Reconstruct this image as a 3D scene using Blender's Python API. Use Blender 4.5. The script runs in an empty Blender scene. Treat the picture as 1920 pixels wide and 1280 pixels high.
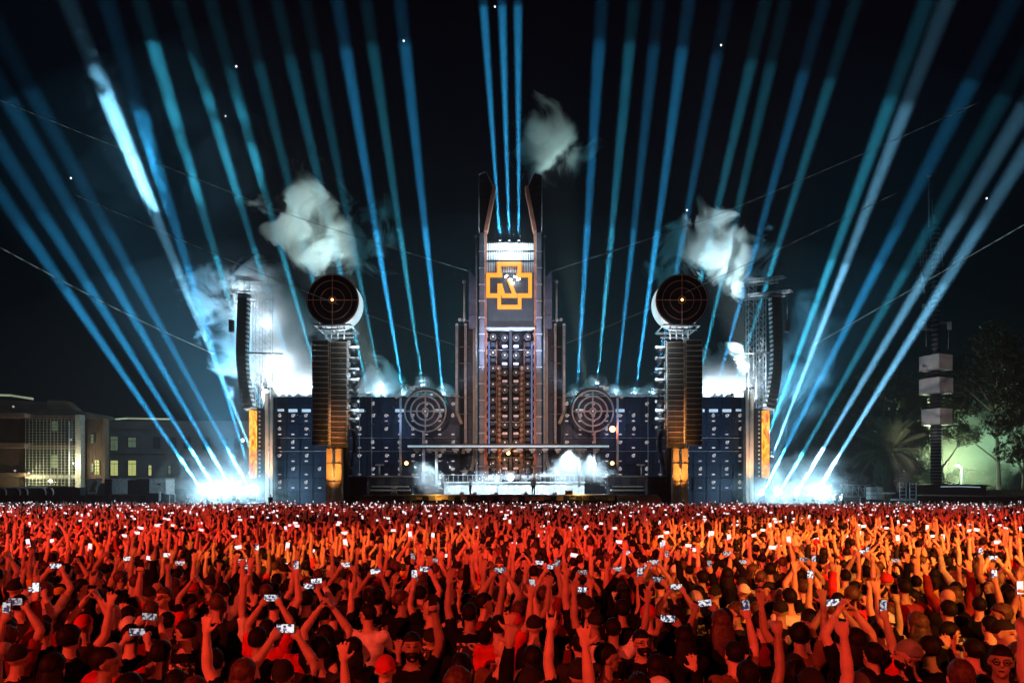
import bpy, bmesh, math, random
import numpy as np
from mathutils import Vector, Matrix, Euler, noise

sc = bpy.context.scene
C = sc.collection
rad = math.radians
random.seed(7)

# ------------------------------------------------------------------ camera
F = 1280.0          # focal length in photo pixels (24 mm on 36 mm)
CZ = 3.04           # camera height
HY = 922.0          # horizon row in photo pixels
def P(px, py, Y):
    return Vector(((px - 960) / F * Y, Y, CZ + (HY - py) / F * Y))
cam = bpy.data.cameras.new('camera')
co = bpy.data.objects.new('camera', cam); C.objects.link(co); sc.camera = co
cam.lens = 24; cam.sensor_width = 36; cam.shift_y = (HY - 640) / 1920; cam.clip_end = 3000; cam.clip_start = 0.1
co.location = (0, 0, CZ); co.rotation_euler = (math.pi / 2, 0, 0)

# ------------------------------------------------------------------ world: night sky
w = bpy.data.worlds.new('World'); sc.world = w; w.use_nodes = True
nt = w.node_tree
bg = nt.nodes['Background']
sky = nt.nodes.new('ShaderNodeTexSky'); sky.sky_type = 'NISHITA'; sky.sun_disc = False
sky.sun_elevation = rad(-4); sky.sun_rotation = rad(160)
nt.links.new(sky.outputs[0], bg.inputs[0]); bg.inputs[1].default_value = 0.004
bg2 = nt.nodes.new('ShaderNodeBackground'); bg2.inputs[1].default_value = 0.03
tcw = nt.nodes.new('ShaderNodeTexCoord'); sep = nt.nodes.new('ShaderNodeSeparateXYZ'); crw = nt.nodes.new('ShaderNodeValToRGB')
nt.links.new(tcw.outputs['Generated'], sep.inputs[0]); nt.links.new(sep.outputs['Z'], crw.inputs[0]); nt.links.new(crw.outputs[0], bg2.inputs[0])
crw.color_ramp.elements[0].position = 0.0; crw.color_ramp.elements[0].color = (0.0, 0.09, 0.15, 1)
crw.color_ramp.elements[1].position = 0.45; crw.color_ramp.elements[1].color = (0.0, 0.007, 0.05, 1)
ad = nt.nodes.new('ShaderNodeAddShader')
nt.links.new(bg.outputs[0], ad.inputs[0]); nt.links.new(bg2.outputs[0], ad.inputs[1])
nt.links.new(ad.outputs[0], nt.nodes['World Output'].inputs[0])

sc.view_settings.view_transform = 'Standard'
sc.view_settings.look = 'None'
sc.view_settings.exposure = 0.0
sc.view_settings.gamma = 1.0
sc.view_settings.use_curve_mapping = False
sc.render.engine = 'CYCLES'
cy = sc.cycles
cy.use_denoising = True; cy.denoiser = 'OPENIMAGEDENOISE'; cy.denoising_input_passes = 'RGB_ALBEDO'
cy.max_bounces = 4; cy.diffuse_bounces = 1; cy.glossy_bounces = 2; cy.transmission_bounces = 2
cy.transparent_max_bounces = 6; cy.volume_bounces = 0
cy.use_light_tree = True; cy.sample_clamp_indirect = 2.0; cy.caustics_reflective = False; cy.caustics_refractive = False
cy.volume_max_steps = 256

def add_light(kind, loc, energy, color, name, target=None, size=0.1, angle=45, blend=0.5, parent=None):
    l = bpy.data.lights.new(name, kind); l.energy = energy; l.color = color[:3]
    l.shadow_soft_size = size
    if kind == 'SPOT':
        l.spot_size = rad(angle); l.spot_blend = blend
    o = bpy.data.objects.new(name, l); C.objects.link(o)
    o.location = loc
    if target is not None:
        o.rotation_euler = (Vector(loc) - Vector(target)).to_track_quat('Z', 'Y').to_euler()
    return o

# red and orange crowd floodlights on the delay towers behind the camera
RED = (1.0, 0.062, 0.028); ORANGE = (1.0, 0.30, 0.04)
CROWD_LIGHTS = [
    # x, y, z, aim x, aim Y, energy, colour, cone, sideways stretch
    (-16, -24, 17, -17, 20, 2.3e5, RED, 11, 3.2), (16, -24, 17, 17, 20, 2.2e5, RED, 11, 3.2), (0, -26, 17, 2, 20, 1.2e5, RED, 10, 2.2),
    (-16, -24, 17, -26, 45, 2.8e5, RED, 8.5, 4.2), (16, -24, 17, 26, 45, 2.3e5, RED, 8.5, 4.2), (0, -26, 17, 0, 45, 1.6e5, RED, 8, 3.0),
    (16, -24, 17, 4.6, 9.5, 1.0e5, ORANGE, 6, 1.5), (16, -24, 17, 7.6, 17, 2.6e5, ORANGE, 8, 1.4), (16, -24, 17, 12.5, 24, 1.9e5, ORANGE, 7, 1.8), (-16, -24, 17, -3.5, 17, 0.9e5, ORANGE, 6, 1.3),
]
for (x, y, z, ax, ay, en, col, ang, st) in CROWD_LIGHTS:
    lo = add_light('SPOT', (x, y, z), en, col, 'crowd_flood', (ax, ay, 1.5), 0.35, ang, 0.9)
    lo.scale = (st, 1, 1)
for x, en in ((-16, 2.9e4), (15, 0.9e4)):
    lo = add_light('SPOT', (x, -12, 12), en, RED, 'crowd_flood', (0, 8.5, 1.5), 0.08, 26, 1.0); lo.scale = (2.6, 1, 1)
# front-of-house lights on the stage structures
add_light('SPOT', (-16, -24, 18), 1.0e5, (1.0, 0.70, 0.62), 'stage_flood', (-1, 82, 17), 0.3, 15, 0.7)
add_light('SPOT', (16, -24, 18), 1.0e5, (1.0, 0.70, 0.62), 'stage_flood', (1, 82, 17), 0.3, 15, 0.7)

# ------------------------------------------------------------------ materials
def mat(name, col, rough=0.6, metal=0.0, emis=None, es=0.0, var=0.25, scale=3.0, bump=0.0, objcol=False, spec=0.4):
    m = bpy.data.materials.new(name); m.use_nodes = True
    nt = m.node_tree; b = nt.nodes['Principled BSDF']
    b.inputs['Roughness'].default_value = rough; b.inputs['Metallic'].default_value = metal
    b.inputs['Specular IOR Level'].default_value = spec
    base = nt.nodes.new('ShaderNodeRGB'); base.outputs[0].default_value = (*col[:3], 1)
    src = base.outputs[0]
    if objcol:
        oi = nt.nodes.new('ShaderNodeObjectInfo'); src = oi.outputs['Color']
    tc = nt.nodes.new('ShaderNodeTexCoord'); nz = nt.nodes.new('ShaderNodeTexNoise')
    nz.inputs['Scale'].default_value = scale; nz.inputs['Detail'].default_value = 5
    nt.links.new(tc.outputs['Object'], nz.inputs['Vector'])
    mr = nt.nodes.new('ShaderNodeMapRange'); mr.inputs['From Min'].default_value = 0.3; mr.inputs['From Max'].default_value = 0.7
    mr.inputs['To Min'].default_value = 1 - var; mr.inputs['To Max'].default_value = 1 + var
    nt.links.new(nz.outputs[0], mr.inputs[0])
    mx = nt.nodes.new('ShaderNodeVectorMath'); mx.operation = 'SCALE'
    nt.links.new(src, mx.inputs[0]); nt.links.new(mr.outputs[0], mx.inputs['Scale'])
    nt.links.new(mx.outputs[0], b.inputs['Base Color'])
    if bump:
        bp = nt.nodes.new('ShaderNodeBump'); bp.inputs['Strength'].default_value = bump
        nt.links.new(nz.outputs[0], bp.inputs['Height']); nt.links.new(bp.outputs[0], b.inputs['Normal'])
    if emis:
        b.inputs['Emission Color'].default_value = (*emis, 1); b.inputs['Emission Strength'].default_value = es
        m.cycles.emission_sampling = 'NONE'
    return m

M = {}
M['steel_dark'] = mat('steel_dark', (0.035, 0.038, 0.045), 0.5, 0.3)
M['black'] = mat('black', (0.010, 0.010, 0.012), 0.85, spec=0.15)
M['panel'] = mat('panel', (0.010, 0.018, 0.040), 0.45, 0.3, var=0.4, scale=1.2)
M['panel2'] = mat('panel2', (0.007, 0.013, 0.030), 0.5, 0.3, var=0.4, scale=1.2)
M['steel'] = mat('steel', (0.46, 0.42, 0.42), 0.45, 0.15, var=0.3, scale=1.5)
M['rust'] = mat('rust', (0.42, 0.17, 0.11), 0.5, 0.1, var=0.35, scale=1.0)
M['copper'] = mat('copper', (0.32, 0.19, 0.13), 0.45, 0.4, var=0.3)
M['white_paint'] = mat('white_paint', (0.75, 0.75, 0.75), 0.5)
M['alu'] = mat('alu', (0.68, 0.69, 0.71), 0.45, 0.15)
M['pylon'] = mat('pylon', (0.15, 0.14, 0.16), 0.5, 0.2, var=0.4, scale=0.7)
M['blade'] = mat('blade', (0.08, 0.09, 0.13), 0.45, 0.5, var=0.35, scale=0.8)
M['white_lamp'] = mat('white_lamp', (0.8, 0.8, 0.8), 0.5, emis=(0.85, 0.95, 1.0), es=14)
M['soft_lamp'] = mat('soft_lamp', (0.5, 0.5, 0.5), 0.5, emis=(1.0, 0.84, 0.78), es=0.38)
M['dim_lamp'] = mat('dim_lamp', (0.6, 0.5, 0.5), 0.5, emis=(1.0, 0.62, 0.62), es=0.20)
M['strip_lamp'] = mat('strip_lamp', (0.8, 0.8, 0.8), 0.5, emis=(0.55, 0.80, 1.0), es=0.45)
M['warm_lamp'] = mat('warm_lamp', (0.8, 0.5, 0.2), 0.5, emis=(1.0, 0.45, 0.12), es=8)
M['red_lamp'] = mat('red_lamp', (0.8, 0.3, 0.2), 0.5, emis=(1.0, 0.22, 0.06), es=25)
M['blue_led'] = mat('blue_led', (0.1, 0.2, 0.5), 0.5, emis=(0.10, 0.28, 0.75), es=0.28)
M['rim_added_glow'] = mat('rim_added_glow', (0.8, 0.8, 0.8), 0.5, emis=(0.80, 0.92, 0.95), es=0.55)  # emission stands in for light falling on the white drum side
M['red_line'] = mat('red_line', (0.30, 0.14, 0.10), 0.6, 0.2, emis=(0.9, 0.30, 0.20), es=0.035)
M['emblem'] = mat('emblem', (0.10, 0.04, 0.01), 0.5, emis=(1.0, 0.31, 0.015), es=1.5)
M['cabinet'] = mat('cabinet', (0.035, 0.032, 0.030), 0.55, 0.1, var=0.35, scale=4)
M['concrete'] = mat('concrete', (0.12, 0.115, 0.11), 0.85, var=0.3, scale=0.4)
M['facade'] = mat('facade', (0.24, 0.15, 0.11), 0.8, var=0.25, scale=0.3)
M['facade_grey'] = mat('facade_grey', (0.10, 0.10, 0.105), 0.85, var=0.25, scale=0.4)
M['pale_band'] = mat('pale_band', (0.55, 0.52, 0.46), 0.7)
M['glass_dark'] = mat('glass_dark', (0.03, 0.04, 0.04), 0.12, 0.0, var=0.2, spec=0.8)
M['win_yellow'] = mat('win_yellow', (0.5, 0.5, 0.3), 0.5, emis=(0.62, 0.66, 0.20), es=0.62)
M['win_green'] = mat('win_green', (0.3, 0.4, 0.3), 0.5, emis=(0.30, 0.38, 0.16), es=0.16)
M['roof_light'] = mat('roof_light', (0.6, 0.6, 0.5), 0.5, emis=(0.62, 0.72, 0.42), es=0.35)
M['shirt'] = mat('shirt', (0.02, 0.02, 0.02), 0.9, var=0.3, scale=9, bump=0.5, objcol=True, spec=0.05)
M['skin'] = mat('skin', (0.50, 0.33, 0.25), 0.5, var=0.12, scale=14, spec=0.35)
M['hair'] = mat('hair', (0.007, 0.005, 0.005), 0.6, var=0.5, scale=40, bump=0.6, spec=0.12)
M['hair_brown'] = mat('hair_brown', (0.06, 0.03, 0.018), 0.55, var=0.5, scale=40, bump=0.5, spec=0.3)
M['trousers'] = mat('trousers', (0.02, 0.022, 0.03), 0.9)
M['eye'] = mat('eye', (0.05, 0.04, 0.04), 0.2)
M['bark'] = mat('bark', (0.16, 0.12, 0.09), 0.9, bump=0.6, scale=6)
M['bark_pale'] = mat('bark_pale', (0.32, 0.27, 0.20), 0.9, bump=0.6, scale=6)
M['leaf'] = mat('leaf', (0.018, 0.032, 0.016), 0.6, var=0.5, scale=1.5)
M['frond'] = mat('frond', (0.09, 0.12, 0.06), 0.5, var=0.4, scale=2)
M['star'] = mat('star', (1, 1, 1), 0.5, emis=(0.9, 0.95, 1), es=3)
M['antenna'] = mat('antenna', (0.50, 0.46, 0.45), 0.6, var=0.2, scale=0.6)
M['tan'] = mat('tan', (0.45, 0.33, 0.24), 0.6, 0.2, var=0.25, scale=0.7)

def tone(m, lo, hi):
    nt = m.node_tree; oi = nt.nodes.new('ShaderNodeObjectInfo'); mr = nt.nodes.new('ShaderNodeMapRange')
    mr.inputs['To Min'].default_value = lo; mr.inputs['To Max'].default_value = hi
    nt.links.new(oi.outputs['Random'], mr.inputs[0])
    b = nt.nodes['Principled BSDF']; l = b.inputs['Base Color'].links[0].from_socket
    v = nt.nodes.new('ShaderNodeVectorMath'); v.operation = 'SCALE'; nt.links.new(l, v.inputs[0]); nt.links.new(mr.outputs[0], v.inputs['Scale']); nt.links.new(v.outputs[0], b.inputs['Base Color'])
tone(M['skin'], 0.55, 1.15)
def screen_mat(name, kind):
    m = bpy.data.materials.new(name); m.use_nodes = True; nt = m.node_tree; b = nt.nodes['Principled BSDF']
    b.inputs['Base Color'].default_value = (0.02, 0.02, 0.02, 1); b.inputs['Roughness'].default_value = 0.4
    tc = nt.nodes.new('ShaderNodeTexCoord'); mp = nt.nodes.new('ShaderNodeMapping')
    nt.links.new(tc.outputs['Object'], mp.inputs[0])
    nz = nt.nodes.new('ShaderNodeTexNoise'); nt.links.new(mp.outputs[0], nz.inputs['Vector'])
    cr = nt.nodes.new('ShaderNodeValToRGB'); nt.links.new(nz.outputs[0], cr.inputs[0])
    e = cr.color_ramp.elements
    if kind == 'flame':
        mp.inputs['Scale'].default_value = (2.2, 1.5, 0.55); nz.inputs['Scale'].default_value = 1.6; nz.inputs['Detail'].default_value = 6
        nz.inputs['Distortion'].default_value = 1.2
        e[0].position = 0.38; e[0].color = (0.62, 0.07, 0.005, 1); e[1].position = 0.60; e[1].color = (1.0, 0.66, 0.06, 1)
        k = e.new(0.47); k.color = (1.0, 0.33, 0.008, 1)
        st = 1.25
    elif kind == 'led':
        nz.inputs['Scale'].default_value = 1.2
        e[0].position = 0.3; e[0].color = (0.010, 0.022, 0.040, 1); e[1].position = 0.7; e[1].color = (0.020, 0.042, 0.066, 1)
        st = 1.0
    else:   # phone display: pale stage picture on a dark ground
        nz.inputs['Scale'].default_value = 34; nz.inputs['Detail'].default_value = 3
        e[0].position = 0.44; e[0].color = (0.02, 0.05, 0.12, 1); e[1].position = 0.55; e[1].color = (0.95, 0.97, 1.0, 1)
        st = 1.25
    nt.links.new(cr.outputs[0], b.inputs['Emission Color']); b.inputs['Emission Strength'].default_value = st
    if kind == 'phone':
        oi = nt.nodes.new('ShaderNodeObjectInfo'); av = nt.nodes.new('ShaderNodeVectorMath'); av.operation = 'ADD'
        nt.links.new(mp.outputs[0], av.inputs[0]); nt.links.new(oi.outputs['Location'], av.inputs[1]); nt.links.new(av.outputs[0], nz.inputs['Vector'])
        mr = nt.nodes.new('ShaderNodeMapRange'); mr.inputs['To Min'].default_value = 0.35; mr.inputs['To Max'].default_value = 1.3
        nt.links.new(oi.outputs['Random'], mr.inputs[0]); nt.links.new(mr.outputs[0], b.inputs['Emission Strength'])
    m.cycles.emission_sampling = 'NONE'
    return m
M['flame'] = screen_mat('flame', 'flame')
M['led'] = screen_mat('led', 'led')
M['phone_screen'] = screen_mat('phone_screen', 'phone')

# ------------------------------------------------------------------ mesh helpers
class MB:
    def __init__(s): s.v = []; s.f = []; s.sm = []
    def quad(s, a, b, c, d):
        n = len(s.v); s.v += [tuple(a), tuple(b), tuple(c), tuple(d)]; s.f.append((n, n+1, n+2, n+3)); s.sm.append(False)
    def box(s, lo, hi):
        n = len(s.v); x0, y0, z0 = lo; x1, y1, z1 = hi
        s.v += [(x0,y0,z0),(x1,y0,z0),(x1,y1,z0),(x0,y1,z0),(x0,y0,z1),(x1,y0,z1),(x1,y1,z1),(x0,y1,z1)]
        for f in ((0,3,2,1),(4,5,6,7),(0,1,5,4),(1,2,6,5),(2,3,7,6),(3,0,4,7)): s.f.append(tuple(n+i for i in f)); s.sm.append(False)
    def cbox(s, c, size, rot=None):
        n = len(s.v); hx, hy, hz = size[0]/2, size[1]/2, size[2]/2
        for x, y, z in ((-hx,-hy,-hz),(hx,-hy,-hz),(hx,hy,-hz),(-hx,hy,-hz),(-hx,-hy,hz),(hx,-hy,hz),(hx,hy,hz),(-hx,hy,hz)):
            p = Vector((x, y, z))
            if rot is not None: p = rot @ p
            s.v.append(tuple(p + Vector(c)))
        for f in ((0,3,2,1),(4,5,6,7),(0,1,5,4),(1,2,6,5),(2,3,7,6),(3,0,4,7)): s.f.append(tuple(n+i for i in f)); s.sm.append(False)
    def pbox(s, x0, y0, x1, y1, Y, d):          # photo-pixel rectangle measured at depth Y, d metres deep
        a = P(x0, y1, Y); b = P(x1, y0, Y)
        s.box((a.x, Y, a.z), (b.x, Y + d, b.z))
    def tube(s, p0, p1, r0, r1=None, n=8, caps=True):
        p0 = Vector(p0); p1 = Vector(p1); r1 = r0 if r1 is None else r1
        d = (p1 - p0)
        if d.length < 1e-6: return
        d.normalize()
        a = d.orthogonal().normalized(); b = d.cross(a)
        k = len(s.v)
        for p, r in ((p0, r0), (p1, r1)):
            for i in range(n):
                t = 2*math.pi*i/n; s.v.append(tuple(p + (a*math.cos(t) + b*math.sin(t))*r))
        for i in range(n):
            j = (i+1) % n; s.f.append((k+i, k+j, k+n+j, k+n+i)); s.sm.append(True)
        if caps:
            s.f.append(tuple(k+i for i in reversed(range(n)))); s.sm.append(False)
            s.f.append(tuple(k+n+i for i in range(n))); s.sm.append(False)
    def path(s, pts, r, n=6):
        for a, b in zip(pts, pts[1:]): s.tube(a, b, r, n=n)
    def ball(s, c, r, nu=10, nv=7, rot=None):
        c = Vector(c); r = (r, r, r) if not hasattr(r, '__len__') else r
        k = len(s.v)
        def put(x, y, z):
            p = Vector((x*r[0], y*r[1], z*r[2]))
            if rot is not None: p = rot @ p
            s.v.append(tuple(p + c))
        put(0, 0, -1)
        for i in range(1, nv):
            ph = -math.pi/2 + math.pi*i/nv
            for j in range(nu):
                t = 2*math.pi*j/nu; put(math.cos(ph)*math.cos(t), math.cos(ph)*math.sin(t), math.sin(ph))
        put(0, 0, 1)
        e = len(s.v)-1
        for j in range(nu):
            s.f.append((k, k+1+(j+1)%nu, k+1+j)); s.sm.append(True)
            s.f.append((e, e-nu+j, e-nu+(j+1)%nu)); s.sm.append(True)
        for i in range(nv-2):
            for j in range(nu):
                a = k+1+i*nu; s.f.append((a+j, a+(j+1)%nu, a+nu+(j+1)%nu, a+nu+j)); s.sm.append(True)
    def ring(s, c, R, r, axis=(0,1,0), n=48, m=6):
        c = Vector(c); d = Vector(axis).normalized(); a = d.orthogonal().normalized(); b = d.cross(a)
        k = len(s.v)
        for i in range(n):
            t = 2*math.pi*i/n; u = a*math.cos(t)+b*math.sin(t)
            for j in range(m):
                q = 2*math.pi*j/m; s.v.append(tuple(c + u*(R + r*math.cos(q)) + d*(r*math.sin(q))))
        for i in range(n):
            for j in range(m):
                s.f.append((k+i*m+j, k+((i+1)%n)*m+j, k+((i+1)%n)*m+(j+1)%m, k+i*m+(j+1)%m)); s.sm.append(True)
    def prism(s, pts, y0, y1):                  # polygon in XZ extruded along Y
        k = len(s.v); n = len(pts)
        for y in (y0, y1):
            for p in pts: s.v.append((p[0], y, p[1]))
        s.f.append(tuple(k+i for i in range(n))); s.f.append(tuple(k+n+i for i in reversed(range(n)))); s.sm += [False, False]
        for i in range(n):
            j = (i+1) % n; s.f.append((k+i, k+n+i, k+n+j, k+j)); s.sm.append(False)
    def loft(s, rings):
        k = len(s.v); n = len(rings[0])
        for r in rings: s.v += [tuple(p) for p in r]
        for i in range(len(rings)-1):
            for j in range(n):
                s.f.append((k+i*n+j, k+i*n+(j+1)%n, k+(i+1)*n+(j+1)%n, k+(i+1)*n+j)); s.sm.append(True)
        s.f.append(tuple(k+j for j in reversed(range(n)))); e = k+(len(rings)-1)*n
        s.f.append(tuple(e+j for j in range(n))); s.sm += [True, True]
    def mesh(s, name, off=(0,0,0)):
        me = bpy.data.meshes.new(name)
        o = Vector(off)
        me.from_pydata([tuple(Vector(v)-o) for v in s.v], [], s.f)
        me.polygons.foreach_set('use_smooth', s.sm); me.update()
        return me
    def build(s, name, m, parent=None, loc=None):
        off = worg(parent) if parent is not None else Vector((0,0,0))
        me = s.mesh(name, off)
        me.materials.append(m)
        o = bpy.data.objects.new(name, me); C.objects.link(o)
        if parent is not None: o.parent = parent
        return o
def worg(o):
    v = Vector((0,0,0))
    while o is not None: v = v + o.location; o = o.parent
    return v
def tag(o, label=None, cat=None, group=None, kind=None):
    if label: o['label'] = label
    if cat: o['category'] = cat
    if group: o['group'] = group
    if kind: o['kind'] = kind
    return o
def thing(name, loc, label, cat, group=None):
    o = bpy.data.objects.new(name, None); C.objects.link(o); o.location = loc; o.empty_display_size = 0.3
    return tag(o, label, cat, group)
def put(name, me, parent, wloc, rot=None):       # an object sharing mesh data, at world location
    o = bpy.data.objects.new(name, me); C.objects.link(o)
    if parent is not None: o.parent = parent
    o.location = Vector(wloc) - (worg(parent) if parent is not None else Vector((0,0,0)))
    if rot is not None: o.rotation_euler = rot
    return o
def one(name, m, fn, parent=None):
    b = MB(); fn(b); return b.build(name, m, parent)

# ------------------------------------------------------------------ setting
g = MB(); g.quad((-900,-200,0),(900,-200,0),(900,900,0),(-900,900,0))
tag(g.build('ground', M['concrete']), kind='structure')

# haze: the damp night air that shows every beam
def vol_mat(name, col, dens, smoke=False, size=None, thr=0.45, gain=1.0, nscale=0.35, seed=0.0, edge=1.0, aniso=0.0, detail=5.0):
    m = bpy.data.materials.new(name); m.use_nodes = True; nt = m.node_tree; nt.nodes.clear()
    o = nt.nodes.new('ShaderNodeOutputMaterial'); v = nt.nodes.new('ShaderNodeVolumePrincipled')
    nt.links.new(v.outputs[0], o.inputs['Volume'])
    v.inputs['Color'].default_value = (*col, 1); v.inputs['Density'].default_value = dens; v.inputs['Anisotropy'].default_value = aniso
    if smoke:
        tc = nt.nodes.new('ShaderNodeTexCoord')
        ln = nt.nodes.new('ShaderNodeVectorMath'); ln.operation = 'LENGTH'; nt.links.new(tc.outputs['Object'], ln.inputs[0])
        fo = nt.nodes.new('ShaderNodeMapRange'); fo.inputs['From Min'].default_value = 1.0; fo.inputs['From Max'].default_value = 1.0-edge
        fo.inputs['To Min'].default_value = -0.42; fo.inputs['To Max'].default_value = 0.12
        nt.links.new(ln.outputs['Value'], fo.inputs[0])
        mp = nt.nodes.new('ShaderNodeVectorMath'); mp.operation = 'MULTIPLY_ADD'
        mp.inputs[1].default_value = size; mp.inputs[2].default_value = (seed*7.3, seed*3.1, seed*5.7)
        nt.links.new(tc.outputs['Object'], mp.inputs[0])
        nz = nt.nodes.new('ShaderNodeTexNoise'); nz.inputs['Scale'].default_value = nscale; nz.inputs['Detail'].default_value = detail
        nz.inputs['Roughness'].default_value = 0.62; nz.inputs['Distortion'].default_value = 0.9
        nt.links.new(mp.outputs[0], nz.inputs['Vector'])
        am_ = nt.nodes.new('ShaderNodeMath'); am_.operation = 'MULTIPLY_ADD'; am_.inputs[1].default_value = 1.8; am_.inputs[2].default_value = -0.4
        nt.links.new(nz.outputs[0], am_.inputs[0])
        a = nt.nodes.new('ShaderNodeMath'); a.operation = 'ADD'; nt.links.new(am_.outputs[0], a.inputs[0]); nt.links.new(fo.outputs[0], a.inputs[1])
        r = nt.nodes.new('ShaderNodeMapRange'); r.inputs['From Min'].default_value = thr; r.inputs['From Max'].default_value = thr+0.35/gain
        r.inputs['To Min'].default_value = 0; r.inputs['To Max'].default_value = dens
        nt.links.new(a.outputs[0], r.inputs[0]); nt.links.new(r.outputs[0], v.inputs['Density'])
    return m
SIG = 0.00011
hz = MB(); hz.box((-170, -32, -1), (170, 190, 84))
hm = vol_mat('haze', (0.92, 0.96, 1.0), SIG); hm.cycles.volume_sampling = 'EQUIANGULAR'
tag(hz.build('haze', hm), kind='stuff', label='thin night haze filling the air around the stage')

for k, (rx, ry, rz_, sg) in enumerate(((100, 26, 62, 0.00042), (84, 20, 36, 0.0008))):
    sb = MB(); sb.ball((0,0,0), 1.0, 40, 24); sme = sb.mesh('stage_haze'); m_ = vol_mat('stage_haze', (0.92, 0.96, 1.0), sg); m_.cycles.volume_sampling = 'EQUIANGULAR'; sme.materials.append(m_)
    so = bpy.data.objects.new('stage_haze', sme); C.objects.link(so); so.location = (0, 86 + 1.5*k, 2); so.scale = (rx, ry, rz_)
    tag(so, 'outer veil of stage haze around the beams' if k == 0 else 'thicker low stage haze over the stage and its floor lights', 'haze', kind='stuff')

for px_, tl, nm_ in ((265, -38, 'left'), (1625, 38, 'right')):
    sb = MB(); sb.ball((0,0,0), 1.0, 30, 18); sme = sb.mesh('beam_haze'); m_ = vol_mat('beam_haze', (0.88, 0.95, 1.0), 0.0006); m_.cycles.volume_sampling = 'EQUIANGULAR'; sme.materials.append(m_)
    so = bpy.data.objects.new('beam_haze', sme); C.objects.link(so); so.location = P(px_, 700, 79.5); so.scale = (11, 4.5, 24); so.rotation_euler = (0, rad(tl), 0)
    tag(so, f'soft haze around the {nm_} fan of floor beams', 'haze', kind='stuff')

# ------------------------------------------------------------------ beam lights
BLUE = (0.03, 0.42, 0.86); PALE = (0.20, 0.60, 0.90); TEAL = (0.04, 0.46, 0.68)
KB = 0.85e8
BEAMS = [
    # base px, point on the beam, strength, colour, where, depth
    ((605,741),(394,0),.40,TEAL,'left wall top'), ((640,741),(456,0),.28,TEAL,'left wall top'), ((692,741),(519,0),.42,TEAL,'left wall top'),
    ((716,735),(572,0),.25,TEAL,'left wall top'), ((757,744),(633,0),1.0,BLUE,'left wall top'), ((793,727),(686,0),.5,TEAL,'left wall top'), ((832,744),(750,0),.95,BLUE,'left wall top'),
    ((1081,744),(1129,0),.65,BLUE,'right wall top'), ((1119,724),(1189,0),.6,TEAL,'right wall top'), ((1154,744),(1236,0),.38,BLUE,'right wall top'),
    ((1190,742),(1292,0),.75,BLUE,'right wall top'), ((1224,742),(1364,0),.32,BLUE,'right wall top'), ((1263,741),(1436,0),.42,TEAL,'right wall top'),
    ((1304,741),(1473,0),.30,TEAL,'right wall top'), ((1340,741),(1545,0),.38,BLUE,'right wall top'), ((1372,741),(1604,0),.45,TEAL,'right wall top'),
    ((385,928),(26,400),.95,BLUE,'left floor rack'), ((412,928),(80,400),.95,BLUE,'left floor rack'), ((441,928),(138,400),1.1,BLUE,'left floor rack'), ((474,928),(189,408),.7,BLUE,'left floor rack'),
    ((1428,928),(1696,400),.9,BLUE,'right floor rack'), ((1460,928),(1727,456),.5,TEAL,'right floor rack'), ((1492,928),(1804,400),1.3,PALE,'right floor rack'), ((1527,928),(1852,400),1.5,PALE,'right floor rack'),
    ((938,457),(906,0),.8,BLUE,'central tower top'), ((955,457),(941,0),.85,BLUE,'central tower top'), ((973,457),(971,0),.8,BLUE,'central tower top'),
    ((1424,860),(1738,0),1.0,TEAL,'right truss deck'), ((1446,860),(1776,0),1.1,PALE,'right truss deck'),
    ((490,890),(165,95),.8,PALE,'left truss deck'), ((470,890),(300,330),.7,BLUE,'left truss deck'), ((500,800),(262,0),.5,TEAL,'left truss deck'),
    ((560,741),(334,0),.35,TEAL,'left wall top'),
]
def disc_mesh(name, r, n=14, ax='y'):
    b = MB(); b.tube((0,0,0),(0,-0.05,0), r, n=n); return b
bl_base = MB(); bl_base.cbox((0,0,0.12),(0.5,0.5,0.24))
bl_yoke = MB(); bl_yoke.cbox((0,0,0.45),(0.06,0.16,0.5))
bl_head = MB(); bl_head.tube((0,0,-0.25),(0,0,0.30),0.20,0.24,n=14)
bl_lens = MB(); bl_lens.ball((0,0,0.30),(0.21,0.21,0.09),12,6)
me_base, me_yoke, me_head, me_lens = [b.mesh(n) for b, n in ((bl_base,'base'),(bl_yoke,'yoke'),(bl_head,'head'),(bl_lens,'lens'))]
for me, k in ((me_base,'black'),(me_yoke,'black'),(me_head,'steel_dark'),(me_lens,'white_lamp')): me.materials.append(M[k])
ordn = ['first','second','third','fourth','fifth','sixth','seventh','eighth','ninth']
places = {}
for i, bm_ in enumerate(BEAMS): places.setdefault(bm_[4], []).append((bm_[0][0], i))
rank = {}
for k, l in places.items():
    for q, (x, i) in enumerate(sorted(l)): rank[i] = q
for i, (a, b, s, col, where) in enumerate(BEAMS):
    Y = 78.0 if 'floor' in where else (82.6 if 'central' in where else 87.6)
    A = P(a[0], a[1], Y); Bp = P(b[0], b[1], Y + 3)
    d = (Bp - A).normalized()
    if 'floor' in where: base = Vector((A.x, A.y, A.z - 0.62))
    else: base = Vector((A.x, A.y, A.z - 0.6))
    t = thing('beam_light', base, f'{ordn[rank[i]]} beam light from the left on the {where}, throwing a blue shaft', 'stage light', 'moving beam lights around the stage')
    put('base', me_base, t, base); put('yoke_arm', me_yoke, t, base+Vector((-0.27,0,0))); put('yoke_arm', me_yoke, t, base+Vector((0.27,0,0)))
    q = d.to_track_quat('Z', 'Y').to_euler()
    h = put('head', me_head, t, base + Vector((0,0,0.6)), q)
    l = put('lens', me_lens, h, worg(h))
    lo = add_light('SPOT', A + d*0.42, KB*s*(0.55 if 'floor' in where else 1.0), col, 'beam_lamp', A + d*10, 0.16, 2.7 if 'floor' not in where else 2.8, 1.0)
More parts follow.
